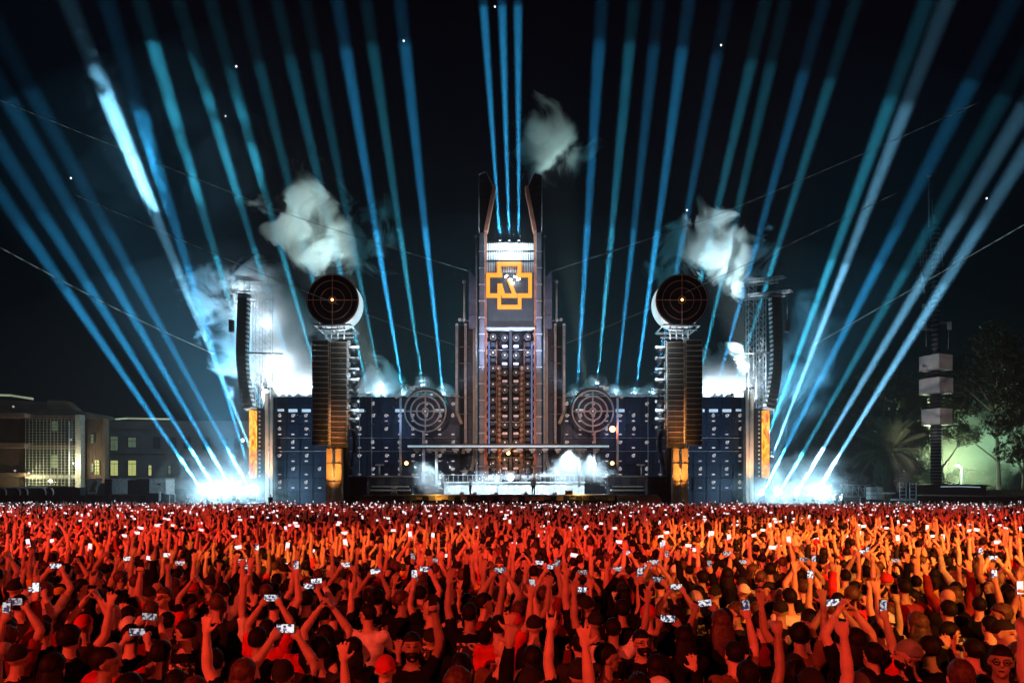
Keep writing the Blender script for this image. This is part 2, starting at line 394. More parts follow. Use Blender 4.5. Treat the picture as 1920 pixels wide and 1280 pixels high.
# glare of the lamps themselves, seen as halos in the haze; also used for added fill
def glow(px, py, Y, e, col=(0.45, 0.80, 1.0), r=0.2):
    add_light('POINT', P(px, py, Y), e, col, 'glare_and_fill', size=r)
for (x, y) in ((693,742),(716,738),(757,742),(832,743),(1154,743),(1190,741),(1224,741),(1081,744),(793,727),(1119,724)): glow(x, y-5, 87.5, 170)
for x in (385,412,441,474): glow(x, 922, 77.8, 1600)
for x in (1428,1460,1492,1527,1545): glow(x, 925, 77.8, 1600)

# ------------------------------------------------------------------ smoke
def smoke(x0, y0, x1, y1, Y, dep, dens, thr, gain, nsc, label, tilt=0, col=(0.9,0.95,0.97), edge=0.6, rate=0.5, seed=None, detail=5.0):
    a = P(x0, y1, Y); b = P(x1, y0, Y)
    c = (a + b)/2
    bb = MB(); bb.ball((0,0,0), 1.0, 20, 12)
    seed = seed if seed is not None else (x0*0.37 + y0*0.11) % 17
    size = (abs(b.x-a.x)/2, dep/2, abs(b.z-a.z)/2)
    me = bb.mesh('smoke_cloud'); m = vol_mat('smoke', col, dens, True, size, thr, gain, nsc, seed, edge, detail=detail)
    m.cycles.volume_step_rate = rate
    me.materials.append(m)
    o = bpy.data.objects.new('smoke_cloud', me); C.objects.link(o); o.location = c; o.scale = size; o.rotation_euler = (0, rad(tilt), 0)
    return tag(o, label, 'smoke', kind='stuff')
smoke(440,280,700,545,98,10,1.0,.43,2.2,.20,'pale smoke puff drifting above the left ring-topped speaker tower',edge=.75,rate=.3)
smoke(530,350,800,560,99,8,.4,.42,1.8,.22,'thin grey smoke trailing right of the pale puff',edge=.8,rate=.35)
smoke(930,160,1140,370,98,9,.45,.44,2.0,.22,'grey smoke puff high right of the tower horns',edge=.75,rate=.35)
smoke(1170,360,1500,600,98,10,.9,.43,2.2,.20,'pale smoke puff above the right ring-topped speaker tower',edge=.75,rate=.3)
smoke(375,470,680,840,95,12,.55,.34,1.5,.13,'white glaring smoke between left truss and ring-topped tower',tilt=-24,edge=.7,rate=.3)
smoke(310,430,500,700,94,9,.22,.46,2.0,.20,'wispy blue-white smoke left of the left truss',edge=.8,rate=.35)
smoke(1270,640,1450,795,94,7,.8,.30,1.5,.20,'white glaring smoke behind the right wall top',edge=.6)
smoke(640,660,790,800,94,6,.5,.36,1.8,.30,'small bright smoke puff behind the left wall top',edge=.7)
smoke(20,-20,640,600,90,13,.0022,.44,2.2,.12,'faint torn smoke veil in the upper left beams',rate=.25,edge=.8)
smoke(175,30,300,480,89.3,4.5,.010,.26,1.6,.22,'bright streak of smoke caught in a left beam',tilt=-23,edge=.6,rate=.3)
smoke(1400,460,1620,930,92,7,.05,.38,1.5,.14,'blue smoke along the two pale beams beside right speakers',tilt=20,rate=.35,edge=.8)
smoke(285,830,560,990,78.4,5,.13,.10,.8,.22,'white smoke rolling over the left floor lights',edge=.8)
smoke(1370,835,1635,990,78.4,5,.13,.10,.8,.22,'bright haze over the right floor lights',edge=.8)
smoke(970,815,1160,970,77.3,5,.18,.30,1.2,.30,'white stage smoke around the right guitarist',edge=.75)
smoke(835,870,1020,950,76.6,4,.25,.36,1.6,.4,'low white smoke across the stage floor',edge=.75)
smoke(740,840,865,955,77.3,4,.28,.34,1.6,.4,'white smoke column left on stage',edge=.75)
smoke(1700,720,1990,950,140,18,.07,.34,1.6,.09,'green lit mist behind the antenna mast and trees',edge=.7)
for (x, y) in ((693,741),(716,737),(757,743),(793,727),(832,743),(1081,743),(1119,724),(1154,743),(1190,741),(1224,741)):
    smoke(x-24,y-25,x+24,y+18,87.9,2.6,.20,.10,.8,.5,f'small haze puff added for the flare of a lamp on the {"left" if x<957 else "right"} wall top',edge=.9,rate=.6,detail=2.0)  # haze puffs added so the wall top lamps flare
# unseen spots added to make the clouds and haze show
def cloudspot(px, py, tx, ty, e, col=(0.62,0.85,0.85), ang=16, Y=87.8, TY=90):
    add_light('SPOT', P(px, py, Y), e, col, 'added_smoke_spot', P(tx, ty, TY), 0.3, ang, 1.0)
cloudspot(720,738,570,415,6.0e5,(0.62,0.85,0.80),26, Y=87.2, TY=98)
cloudspot(1410,735,1345,480,2.4e5,(0.60,0.85,0.90),28, Y=90, TY=98)
cloudspot(1100,735,1038,270,1.8e5,(0.55,0.80,0.72),13, Y=90, TY=98)
for x, y, e in ((505,738,3800),(548,735,3800),(580,738,2600),(520,680,3800),(500,610,3000),(455,560,1800)): glow(x, y, 94, e, (0.75,0.9,1.0), 0.4)  # unseen points added in the smoke, here and below, make it glare
for x, y, e in ((1335,735,2600),(1365,735,2600),(1390,738,2000)): glow(x, y, 93.5, e, (0.75,0.9,1.0), 0.4)
glow(714, 735, 93.5, 900)
cloudspot(440,880,300,420,3.0e5,(0.16,0.52,0.80),60, Y=90, TY=90)
cloudspot(1440,880,1560,560,1.3e5,(0.12,0.50,0.80),54, Y=90, TY=91)
glow(957, 690, 98, 1.6e4, (0.0,0.55,0.75), 0.5)  # unseen fill added to tint the haze behind the tower teal
add_light('POINT', P(1735, 890, 146), 2.2e4, (0.75, 1.0, 0.45), 'yard_lamp', size=0.6)
add_light('POINT', P(1850, 850, 150), 1.2e4, (0.35, 1.0, 0.62), 'yard_lamp', size=0.6)

# ------------------------------------------------------------------ stage: back walls
def X(px, Y): return (px-960)/F*Y
def Z(py, Y): return CZ+(HY-py)/F*Y
WY = 86.0
PS = 25/F*WY                                  # panel pitch in metres
pm = MB(); h_ = PS/2-0.03
pm.cbox((0,0.06,0),(2*h_,0.10,2*h_)); pm.cbox((0,0.0,-h_+0.04),(2*h_,0.06,0.07)); pm.cbox((0,0.0,h_-0.04),(2*h_,0.06,0.07)); pm.cbox((-h_+0.04,0,0),(0.07,0.06,2*h_-0.16)); pm.cbox((h_-0.04,0,0),(0.07,0.06,2*h_-0.16))
me_panel = pm.mesh('wall_panel'); me_panel.materials.append(M['panel'])
me_panel2 = me_panel.copy(); me_panel2.materials[0] = M['panel2']
lm = MB(); lm.ring((0,-0.10,0),0.17,0.04,n=14,m=5); lm.tube((0,0.0,0),(0,-0.09,0),0.07,n=8); lm.cbox((0.16,-0.05,0.18),(0.16,0.08,0.10))
me_wl = lm.mesh('wall_lamp'); me_wl.materials.append(M['soft_lamp'])
rm = MB(); rm.cbox((0,-0.05,0),(0.38,0.08,0.15)); me_wr = rm.mesh('strip_light'); me_wr.materials.append(M['soft_lamp'])
me_wr2 = me_wr.copy(); me_wr2.materials[0] = M['dim_lamp']
wt = MB(); wt.cbox((0,-0.05,0),(1.1,0.10,0.38)); me_wt = wt.mesh('white_light'); me_wt.materials.append(M['strip_lamp'])
fl = MB(); fl.cbox((0,0,0.15),(0.5,0.4,0.3)); fl.cbox((0.1,0,0.38),(0.2,0.3,0.16)); fl.tube((-0.5,0,0.1),(0.5,0,0.1),0.05,n=6)
me_fl = fl.mesh('top_fixture'); me_fl.materials.append(M['alu'])
for side, x0, x1, lab in ((-1, 512, 856, 'left dark stage back wall of square panels with small lamps'), (1, 1058, 1400, 'right dark stage back wall of square panels with small lamps')):
    root = thing('stage_wall', P((x0+x1)/2, 945, WY), lab, 'stage wall')
    one('backing', M['black'], lambda b: b.pbox(x0, 744, x1, 948, WY+0.4, 0.5), root)
    n = int(round((x1-x0)/25))
    for i in range(n):
        px = x0+12.5+25*i if side < 0 else x1-12.5-25*i
        for j in range(8):
            py = 758+25*j
            Yp = WY + random.uniform(-.03, .03) + (0.25 if (i*3+j*5) % 7 == 0 else 0)
            pn = put('wall_panel', me_panel if (i+j*2) % 3 else me_panel2, root, P(px, py, Yp))
            if j == 0:
                if i < 4 or (i % 3 == 0): put('white_light', me_wt, pn, P(px, py+11.5, Yp-0.1))
                elif (i % 2): put('wall_lamp', me_wl, pn, P(px, py-1, Yp-0.02), (0, random.uniform(-.8,.8), 0))
                continue
            if j <= 6:
                if (i+j) % 2 == 0 or j == 1: put('wall_lamp', me_wl, pn, P(px+random.uniform(-1,1), py-4, Yp-0.02), (0, random.uniform(-.8,.8), 0))
                if random.random() < .86: put('strip_light', me_wr if random.random() < .5 else me_wr2, pn, P(px, py+6, Yp-0.02))
    for i in range(2*n):
        px = x0+6+12.5*i
        if random.random() < .6: put('top_fixture', me_fl, root, P(px, 744.5, WY+0.5), (0,0,random.uniform(-.5,.5)))
    one('top_rail', M['alu'], lambda b: (b.tube(P(x0,742,WY),P(x1,742,WY),0.05), b.tube(P(x0,738,WY+1),P(x1,738,WY+1),0.04)), root)
    one('girder', M['steel'], lambda b: [b.tube(P(x0,y,WY-0.12),P(x1,y,WY-0.12),0.035,n=5) for y in (820.5, 845.5)] + [b.tube(P(x,745,WY-0.15),P(x,900,WY-0.15),0.04,n=5) for x in ((x0+185,x0+162) if side<0 else (x1-185,x1-162))], root)

# end pillars of the wall
for s in (-1, 1):
    def mx(x): return x if s < 0 else 1910-x
    xs = sorted((mx(498), mx(511)))
    root = thing('stage_pillar', P(mx(505), 948, 84), f'tall slanted-top steel pillar at the {"left" if s<0 else "right"} end of the stage back wall', 'pillar')
    def pil(b):
        Y=84; b.prism([(X(mx(497),Y),Z(950,Y)),(X(mx(511),Y),Z(950,Y)),(X(mx(511),Y),Z(729,Y)),(X(mx(497),Y),Z(738,Y))], Y, Y+1.2)
    one('column', M['tan'], pil, root)
    one('edge_strip', M['steel'], lambda b: b.tube(P(mx(504),735,83.9),P(mx(504),948,83.9),0.06), root)
    one('cap', M['steel_dark'], lambda b: b.cbox(P(mx(504),728,84.5),(0.7,1.0,0.25)), root)
    one('wing_plate', M['steel_dark'], lambda b: b.pbox(min(mx(511),mx(516)),745,max(mx(511),mx(516)),948,84.3,0.8), root)

# ------------------------------------------------------------------ central tower
CX = 957.0
def mir(x, s): return x if s < 0 else 2*CX-x
TY = 82.0
tower = thing('stage_tower', P(CX, 948, TY), 'tall dark central stage tower with horned top and glowing orange emblem', 'tower')
one('core', M['black'], lambda b: b.pbox(912, 452, 1002, 948, TY+1.2, 5), tower)
for s in (-1, 1):
    def pp(x): return mir(x, s)
    def strip(b, xa, xb, ya, yb, Y, d): b.pbox(min(pp(xa),pp(xb)), ya, max(pp(xa),pp(xb)), yb, Y, d)
    py = one('pylon', M['pylon'], lambda b: strip(b, 899, 908, 436, 948, TY-0.5, 1.6), tower)
    one('bracket', M['steel'], lambda b: [strip(b, 897.5, 909, y, y+1.6, TY-0.56, 0.3) for y in range(470, 940, 31)], py)
    one('inner_flange', M['rust'], lambda b: strip(b, 908, 912.5, 436, 948, TY-0.1, 1.8), tower)
    one('bolt_plate', M['rust'], lambda b: [strip(b, 912.4, 914.6, y, y+7, TY+0.1, 0.5) for y in range(624, 930, 16)], tower)
    # horn
    hn = one('horn', M['steel_dark'], lambda b: b.prism([(X(pp(x),TY),Z(y,TY)) for x, y in ((899,437),(899,328),(911,322.5),(925.5,351),(909,437))], TY+0.2, TY+0.7), tower)
    def blade(b):
        Y = TY-0.1
        b.prism([(X(pp(x),Y),Z(y,Y)) for x, y in ((924,349),(930,350),(929,358),(914,434),(907.5,434),(909,424))], Y-0.2, Y+0.8)
    one('blade', M['rust'], blade, hn)
    one('edge_bar', M['steel'], lambda b: b.path([P(pp(898),437,TY),P(pp(898),327,TY),P(pp(911),321.5,TY),P(pp(925),350,TY)], 0.055), hn)
    one('horn_lattice', M['steel_dark'], lambda b: [b.tube(P(pp(899),y,TY+0.1),P(pp(922 if y<370 else 912),y+9,TY+0.1),0.05,n=5) for y in range(335, 430, 13)], hn)
    # poles beside the pylon
    one('pole', M['steel'], lambda b: (b.tube(P(pp(893.5),446,TY),P(pp(893.5),948,TY),0.12,n=8), b.ball(P(pp(893.5),443,TY),0.22)), tower)
    one('pole', M['steel'], lambda b: (b.tube(P(pp(870.5),531,TY+0.5),P(pp(870.5),604,TY+0.5),0.12,n=8), b.ball(P(pp(870.5),528,TY+0.5),0.24)), tower)
    # shield panels
    for k, (ya, yb) in enumerate(((505,527),(528,558),(559,590),(591,616))):
        def sh(b):
            Y = TY-0.3
            pts = ((879,ya),(892,ya+16),(892,yb),(879,yb)) if k == 0 else ((879,ya),(892,ya),(892,yb),(879,yb))
            b.prism([(X(pp(x),Y),Z(y,Y)) for x, y in pts], Y, Y+0.6)
        one('shield_panel', M['blade'], sh, tower)
    # lower flank: dark box with long organ tubes
    one('flank', M['black'], lambda b: strip(b, 862, 893, 612, 948, TY+1.0, 3.0), tower)
    one('flank_panel', M['panel2'], lambda b: [strip(b, 877, 887, y, y+30, TY+0.7, 0.3) for y in range(612, 930, 32)], tower)
    for x, yb in ((856.5,772),(873,828),(889,860)):
        tb = one('organ_tube', M['steel'], lambda b: (b.tube(P(pp(x),610,TY+0.2),P(pp(x),yb,TY+0.2),0.17,n=10),), tower)
        tb.data.materials[0] = M['tan'] if x == 889 else M['steel']
        one('tube_foot', M['tan'], lambda b: b.tube(P(pp(x),yb,TY+0.2),P(pp(x+(9 if x<860 else -5)),yb+22,TY+0.0),0.2,n=10), tb)
        one('tube_cap', M['alu'], lambda b: b.ball(P(pp(x),609,TY+0.2),0.2,8,5), tb)
    one('rung', M['copper'], lambda b: [b.tube(P(pp(862),y,TY+0.1),P(pp(881),y,TY+0.1),0.05,n=6) for y in (650,681,713,745,776)], tower)
    one('shoulder_rail', M['steel'], lambda b: (b.tube(P(pp(860),601,TY),P(pp(880),601,TY),0.05,n=6), b.ball(P(pp(862),599,TY),0.22,8,5), b.ball(P(pp(870),599,TY),0.22,8,5)), tower)
    one('led_strip', M['blue_led'], lambda b: strip(b, 915.5, 918.5, 640, 850, TY+0.6, 0.2), tower)
    # copper barrels
    bm2 = MB(); bm2.ball((0,0,0),(0.30,0.25,0.34),10,6); me_bar = bm2.mesh('copper_barrel'); me_bar.materials.append(M['copper'])
    for y in np.arange(690, 915, 9.6): put('copper_barrel', me_bar, tower, P(pp(936), y, TY+0.4))
    # lamp columns
    for x, y0, st in ((924.5,632,15.0),(946,634,16.3)):
        k = 0; y = y0
        while y < 905:
            if k % 2 == 0:
                d = put('hooded_lamp', None or me_hood if 'me_hood' in globals() else None, tower, P(pp(x), y, TY+0.55)) if False else None
            k += 1; y += st
hd = MB(); hd.tube((0,0.35,0),(0,-0.10,0),0.34,0.36,n=14); hd.ring((0,-0.14,0),0.34,0.05,n=18,m=5); me_hood = hd.mesh('hooded_lamp'); me_hood.materials.append(M['steel_dark'])
hl = MB(); hl.ball((0,-0.15,0),(0.11,0.07,0.11),8,5); me_hl = hl.mesh('bulb'); me_hl.materials.append(M['soft_lamp'])
hh = MB(); hh.ring((0,-0.16,0),0.36,0.035,n=18,m=4); me_hr = hh.mesh('rim'); me_hr.materials.append(M['copper'])
bxm = MB(); bxm.cbox((0,0,0),(0.62,0.3,0.26)); me_bx = bxm.mesh('bracket_light'); me_bx.materials.append(M['dim_lamp'])
bxs = MB(); bxs.cbox((0,0,0),(0.5,0.35,0.4)); bxs.cbox((0,-0.2,-0.1),(0.7,0.1,0.08)); me_bs = bxs.mesh('amplifier_box'); me_bs.materials.append(M['steel_dark'])
for s in (-1, 1):
    for x, y0, st in ((924.5,632,14.8),(946.5,634,16.3)):
        k = 0; y = y0
        while y < 912:
            if k % 2 == 0:
                d = put('hooded_lamp', me_hood, tower, P(mir(x,s), y, TY+0.55)); put('bulb', me_hl, d, worg(d)+Vector((0,0,0.05))); put('rim', me_hr, d, worg(d))
            else:
                put('bracket_light' if x > 930 else 'amplifier_box', me_bx if x > 930 else me_bs, tower, P(mir(x,s), y-1, TY+0.5))
                if x > 930: put('amplifier_box', me_bs, tower, P(mir(x,s), y+4, TY+0.7))
            k += 1; y += st
    one('cable_duct', M['rust'], lambda b: b.tube(P(mir(931,s),640,TY+0.9),P(mir(931,s),910,TY+0.9),0.08,n=6), tower)
one('spine', M['steel_dark'], lambda b: b.pbox(954.5, 620, 960, 915, TY+0.5, 0.7), tower)
one('crossbar', M['steel'], lambda b: [b.pbox(914, y, 1000, y+1.0, TY+0.85, 0.2) for y in (655,722,790,857)], tower)
one('screen_sill', M['steel'], lambda b: b.pbox(911, 613.5, 1003, 616, TY-0.3, 1.2), tower)
scr = one('screen', M['led'], lambda b: b.pbox(912.8, 488, 1001.2, 613, TY+0.3, 0.5), tower)
def slats(b, ya, yb):
    for i in range(27):
        x = 913.5+3.27*i
        b.pbox(x, ya, x+1.5, yb, TY+0.25, 0.35)
for k, (ya, yb) in enumerate(((455,469.5),(471.5,487.5))):
    one('slat_row', M['white_paint'], lambda b: slats(b, ya, yb), tower)
one('slat_row', M['steel'], lambda b: slats(b, 490, 511), tower)
one('slat_backing', M['blade'], lambda b: b.pbox(913, 454, 1001, 488, TY+0.75, 0.3), tower)
one('screen_rail', M['black'], lambda b: [b.pbox(912.8, y, 1001.2, y+1.6, TY+0.15, 0.4) for y in (454,469.7,488)], tower)
# emblem: outlined cross with a letter stroke inside
STK = [(360,800,360,732),(360,732,506,732),(506,732,506,800),(283,880,283,812),(283,812,372,812),(495,812,580,812),(580,812,580,880),(283,892,283,956),
       (283,956,352,956),(362,956,362,885),(372,885,392,956),(392,956,480,956),(472,956,432,850),(580,892,580,956),(580,956,506,956),(506,956,506,1037),(506,1037,440,1037),(425,1037,362,1037),(362,1037,362,985)]
def emblem(b, cen, unit, y0, y1, th=12.5, flip=False):
    for k, (xa, ya, xb, yb) in enumerate(STK):
        a = Vector((xa-432, 885-ya)); c = Vector((xb-432, 885-yb)); d = (c-a).normalized(); nrm = Vector((-d.y, d.x))*th
        a = a - d*th*0.9; c = c + d*th*0.9
        pts = [a-nrm, c-nrm, c+nrm, a+nrm]
        off = 0.0015*k*abs(y1-y0)*5
        b.prism([(cen[0]+p.x*unit, cen[2]+p.y*unit) for p in pts], cen[1]+y0-off, cen[1]+y1+off)
ce = P(840+432/3.767, 300+885/3.765, TY)
one('emblem', M['emblem'], lambda b: emblem(b, ce, 1/3.767/F*TY, -0.12, 0.2), tower)
rl = MB(); rl.cbox((0,0,0),(0.42,0.2,0.13)); me_rl = rl.mesh('screen_lamp'); me_rl.materials.append(M['white_lamp'])
for x, y in ((949,518),(957,524),(966,519),(961,531),(972,524)): put('screen_lamp', me_rl, tower, P(x, y, TY-0.35), (0, random.uniform(-.9,.9), 0))
glow(960, 522, TY-1.0, 110, (1.0,0.95,0.85), .3)
for x in (938,955,973): glow(x, 458, TY-0.6, 420, (0.6,0.85,1.0), .25)
glow(957, 462, TY-1.6, 500, (0.6,0.85,1.0), .3)
# base lights of the tower
for x in (899,1015): add_light('SPOT', P(x, 940, TY-3.2), 4.2e4, (1.0,0.22,0.05), 'tower_uplight', P(x, 780, TY), 0.3, 30, 0.9)
for x in (868,1046): add_light('SPOT', P(x, 940, TY-2.5), 0.9e4, (1.0,0.35,0.10), 'tower_uplight', P(x, 820, TY), 0.3, 36, 0.9)
add_light('SPOT', P(957, 930, TY-3.5), 1.3e4, (1.0,0.45,0.25), 'tower_uplight', P(957, 780, TY+1), 0.3, 30, 0.9)
for x in (850, 1064): add_light('SPOT', P(x, 735, TY-6), 2.4e4, (0.45,0.65,1.0), 'tower_keylight', P(957, 620, TY), 0.3, 45, 0.9)

# ------------------------------------------------------------------ ring-topped speaker towers
cabm = MB()
cw = 30.5/F*72; ch = 8.9/F*72
cabm.cbox((0,0.35,0),(cw,0.7,ch)); cabm.cbox((-cw/4,-0.02,-0.03),(cw/2.2,0.05,ch*0.62)); cabm.cbox((cw/4,-0.02,-0.03),(cw/2.2,0.05,ch*0.62)); cabm.cbox((0,-0.035,0),(0.05,0.07,ch-0.1))
me_cab = cabm.mesh('speaker_cabinet'); me_cab.materials.append(M['cabinet'])
lipm = MB(); lipm.cbox((0,-0.03,ch/2-0.035),(cw+0.02,0.09,0.05)); lipm.cbox((-cw/2,0.0,0),(0.03,0.1,ch*.8)); lipm.cbox((cw/2,0.0,0),(0.03,0.1,ch*.8)); me_lip = lipm.mesh('lip'); me_lip.materials.append(M['tan'])
for s in (-1, 1):
    def q(x): return x if s < 0 else 1902-x
    SN = 'left' if s < 0 else 'right'
    Y = 72.0
    root = thing('speaker_tower', P(q(626), 948, Y), f'tall twin speaker column topped by a big black ringed disc, {SN} of the stage', 'speaker tower', 'ring-topped speaker towers')
    def rect(b, xa, xb, ya, yb, YY, d): b.pbox(min(q(xa),q(xb)), ya, max(q(xa),q(xb)), yb, YY, d)
    # disc
    c = P(q(624), 563, Y); R = 48.5/F*Y
    drum = one('drum', M['rim_added_glow'], lambda b: b.tube(c+Vector((0,2.3,0)), c, R, R, n=64), root)
    face = one('drum_face', M['black'], lambda b: b.tube(c+Vector((0,0.02,0)), c+Vector((0,-0.12,0)), R+0.03, R+0.03, n=64), root)
    for r_ in (47.5, 36.5, 22.5, 7): one('ring', M['red_line'], lambda b: b.ring(c+Vector((0,-0.15,0)), r_/F*Y, 0.026, n=64, m=5), face)
    one('cross_bar', M['red_line'], lambda b: (b.tube(c+Vector((-R,-0.16,0)), c+Vector((R,-0.16,0)), 0.04, n=5), b.tube(c+Vector((0,-0.19,-R)), c+Vector((0,-0.19,R)), 0.04, n=5)), face)
    one('centre_lamp', M['warm_lamp'], lambda b: b.ball(c+Vector((0,-0.25,0)), 0.13, 8, 6), face)
    # platform under the disc
    def plat(b):
        for yy, ya in ((Y-1.6, 634), (Y+2.2, 628)):
            b.tube((X(q(597),Y), yy, Z(616,Y)), (X(q(664),Y), yy, Z(616,Y)), 0.13, n=6)
            b.tube((X(q(603),Y), yy, Z(624,Y)), (X(q(655),Y), yy, Z(624,Y)), 0.10, n=6)
        for x in (597, 610, 625, 640, 664):
            b.tube((X(q(x),Y), Y-1.6, Z(616,Y)), (X(q(x),Y), Y+2.2, Z(616,Y)), 0.09, n=6)
        for x in (612, 622, 634, 646): b.tube((X(q(x),Y), Y-0.2, Z(637,Y)), (X(q(x),Y), Y-0.2, Z(610,Y)), 0.08, n=6)
    one('platform', M['alu'], plat, root)
    for xa, ya in ((600.5, 641.5), (635, 645.5)):
        for k in range(20):
            cb_ = put('speaker_cabinet', me_cab, root, P(q(xa), ya+9.9*k, Y - 0.02*(k%2))); put('lip', me_lip, cb_, worg(cb_))
    one('mast', M['alu'], lambda b: (b.tube(P(q(615.5),634,Y+0.2),P(q(615.5),838,Y+0.2),0.07,n=6), b.tube(P(q(619.5),634,Y+0.2),P(q(619.5),838,Y+0.2),0.07,n=6), [b.tube(P(q(615.5),y,Y+0.2),P(q(619.5),y+5,Y+0.2),0.04,n=5) for y in range(637,836,6)]), root)
    one('column_back', M['black'], lambda b: rect(b, 612, 652, 640, 940, Y+0.9, 0.8), root)
    pl = one('pillar', M['tan'], lambda b: (rect(b, 612, 623.5, 840, 950, Y, 1.2), rect(b, 628.5, 640, 840, 950, Y, 1.2)), root)
    one('rail', M['white_paint'], lambda b: (b.tube(P(q(624.8),840,Y+0.1),P(q(624.8),950,Y+0.1),0.06,n=6), b.tube(P(q(627.6),840,Y+0.1),P(q(627.6),950,Y+0.1),0.06,n=6)), pl)
    one('joint', M['steel_dark'], lambda b: [rect(b, 611.5, 640.5, y, y+0.7, Y-0.04, 0.2) for y in (868,902)], pl)
    # ladder with side lamps
    one('lamp_ladder', M['alu'], lambda b: (b.tube(P(q(652.5),638,Y+0.3),P(q(652.5),800,Y+0.3),0.05,n=6), b.tube(P(q(656),638,Y+0.3),P(q(656),800,Y+0.3),0.04,n=6), [b.tube(P(q(652.5),y,Y+0.3),P(q(656),y,Y+0.3),0.03,n=5) for y in range(640,800,5)]), root)
    for k in range(9):
        y = 651+20.2*k if k < 6 else 752+16.5*(k-5)
        sl = one('side_lamp', M['white_paint'], lambda b: (b.tube(P(q(655),y,Y+0.1),P(q(673),y,Y+0.1),0.13,n=8), b.ball(P(q(671),y,Y+0.1),0.2,8,5)), root)
        one('lamp_body', M['steel_dark'], lambda b: (b.tube(P(q(657),y+4,Y),P(q(668),y+8,Y-0.3),0.17,0.26,n=10),), sl)
    one('cable_bundle', M['panel'], lambda b: b.path([P(q(660),800,Y+0.2),P(q(667),825,Y+0.2),P(q(665),850,Y+0.2),P(q(658),875,Y+0.2),P(q(656),890,Y+0.2)], 0.28, 8), root)
    one('equipment_box', M['black'], lambda b: (rect(b, 646, 688, 893, 948, Y+1.5, 2.0),), root)
    add_light('SPOT', (X(q(626),Y), Y-2.2, 0.6), 1.1e4, (1.0,0.42,0.08), 'pillar_uplight', P(q(626), 860, Y), 0.25, 30, 0.9)
    add_light('SPOT', (X(q(640),Y), Y-5.0, 1.5), 1.6e4, (1.0,0.36,0.12), 'column_uplight', P(q(632), 800, Y), 0.25, 15, 1.0)
    glow(q(664), 700, Y-1.0, 350*.5, (0.7,0.9,1.0), .2); glow(q(660), 640, Y-1.2, 420*.5, (0.8,0.93,1.0), .2); glow(q(668), 770, Y-1.0, 300*.5, (0.7,0.9,1.0), .2)
    # small target rings with pole
    def q3(x): return x if s < 0 else 1909-x
    Y3 = 83.0
    r3 = thing('target_ring', P(q3(797), 890, Y3), f'open target of four white rings on a pole before the {SN} back wall', 'ring target', 'ring targets on poles')
    c3 = P(q3(797.5), 770.5, Y3)
    for r_ in (38.5, 27.5, 16.5, 5.5): one('ring', M['steel'], lambda b: b.ring(c3, r_/F*Y3, 0.10, n=56, m=6), r3)
    def spokes(b):
        for ax in (Vector((1,0,0)), Vector((0,0,1)), Vector((-1,0,0)), Vector((0,0,-1))):
            b.tube(c3+ax*(5.5/F*Y3), c3+ax*(38.5/F*Y3), 0.09, n=6)
    one('spoke', M['steel'], spokes, r3)
    one('ring_back', M['steel_dark'], lambda b: (b.ring(c3+Vector((0,0.8,0.2)), 40/F*Y3, 0.16, n=48, m=6), [b.tube(c3+Vector((math.cos(t)*38.5/F*Y3,0.1,math.sin(t)*38.5/F*Y3)), c3+Vector((math.cos(t)*40/F*Y3,0.8,0.2+math.sin(t)*40/F*Y3)), 0.05, n=5) for t in np.linspace(0,6.28,16)]), r3)
    one('hub_lamp', M['soft_lamp'], lambda b: b.ball(c3+Vector((0,-0.1,0)), 0.16, 8, 6), r3)
    one('top_lamp', M['alu'], lambda b: (b.cbox(P(q3(773),728,Y3),(0.6,0.5,0.35)), b.cbox(P(q3(780),724,Y3),(0.7,0.3,0.15))), r3)
    one('pole', M['steel'], lambda b: b.tube(P(q3(794.5),809,Y3),P(q3(794.5),905,Y3),0.17,n=10), r3)
    one('foot', M['steel_dark'], lambda b: b.cbox(P(q3(794.5),906,Y3),(0.9,0.9,0.3)), r3)
    tp = thing('light_pole', P(q3(751), 893, 81), f'thin pole with angled head left of the rings on the {SN} half of the stage' if s<0 else 'thin pole with angled head right of the rings on the right half of the stage', 'pole')
    one('shaft', M['steel'], lambda b: b.tube(P(q3(751),745,81),P(q3(751),893,81),0.13,n=8), tp)
    one('head', M['alu'], lambda b: b.cbox(P(q3(746),743,81),(0.7,0.4,0.25),Euler((0,-0.5*-s,0)).to_matrix()), tp)

    # ---------------- outer truss tower with hanging speakers
    def qo(x): return x if s < 0 else 1910-x
    Y4 = 84.0
    rt = thing('truss_tower', P(qo(499), 948, Y4), f'white lattice truss tower with double cross arm at the {SN} end of the stage', 'truss tower', 'lattice truss towers')
    def lattice(b, xa, xb, ya, yb, Y, st, r=0.06, dp=0.9):
        for yy in (Y, Y+dp):
            b.tube(P(xa,ya,Y)+Vector((0,yy-Y,0)), P(xa,yb,Y)+Vector((0,yy-Y,0)), r, n=5); b.tube(P(xb,ya,Y)+Vector((0,yy-Y,0)), P(xb,yb,Y)+Vector((0,yy-Y,0)), r, n=5)
            y = ya; k = 0
            while y+st <= yb:
                a, c_ = (xa, xb) if k % 2 == 0 else (xb, xa)
                b.tube(P(a,y,Y)+Vector((0,yy-Y,0)), P(c_,y+st,Y)+Vector((0,yy-Y,0)), r*0.55, n=4)
                b.tube(P(xa,y,Y)+Vector((0,yy-Y,0)), P(xb,y,Y)+Vector((0,yy-Y,0)), r*0.5, n=4)
                y += st; k += 1
        y = ya
        while y <= yb:
            for x in (xa, xb): b.tube(P(x,y,Y), P(x,y,Y)+Vector((0,dp,0)), r*0.5, n=4)
            y += st
    one('mast', M['alu'], lambda b: lattice(b, qo(492), qo(506.5), 520, 748, Y4, 12), rt)
    one('inner_mast', M['alu'], lambda b: lattice(b, qo(474), qo(487), 556, 765, Y4+1.5, 11, 0.045 if s<0 else 0.075), rt)
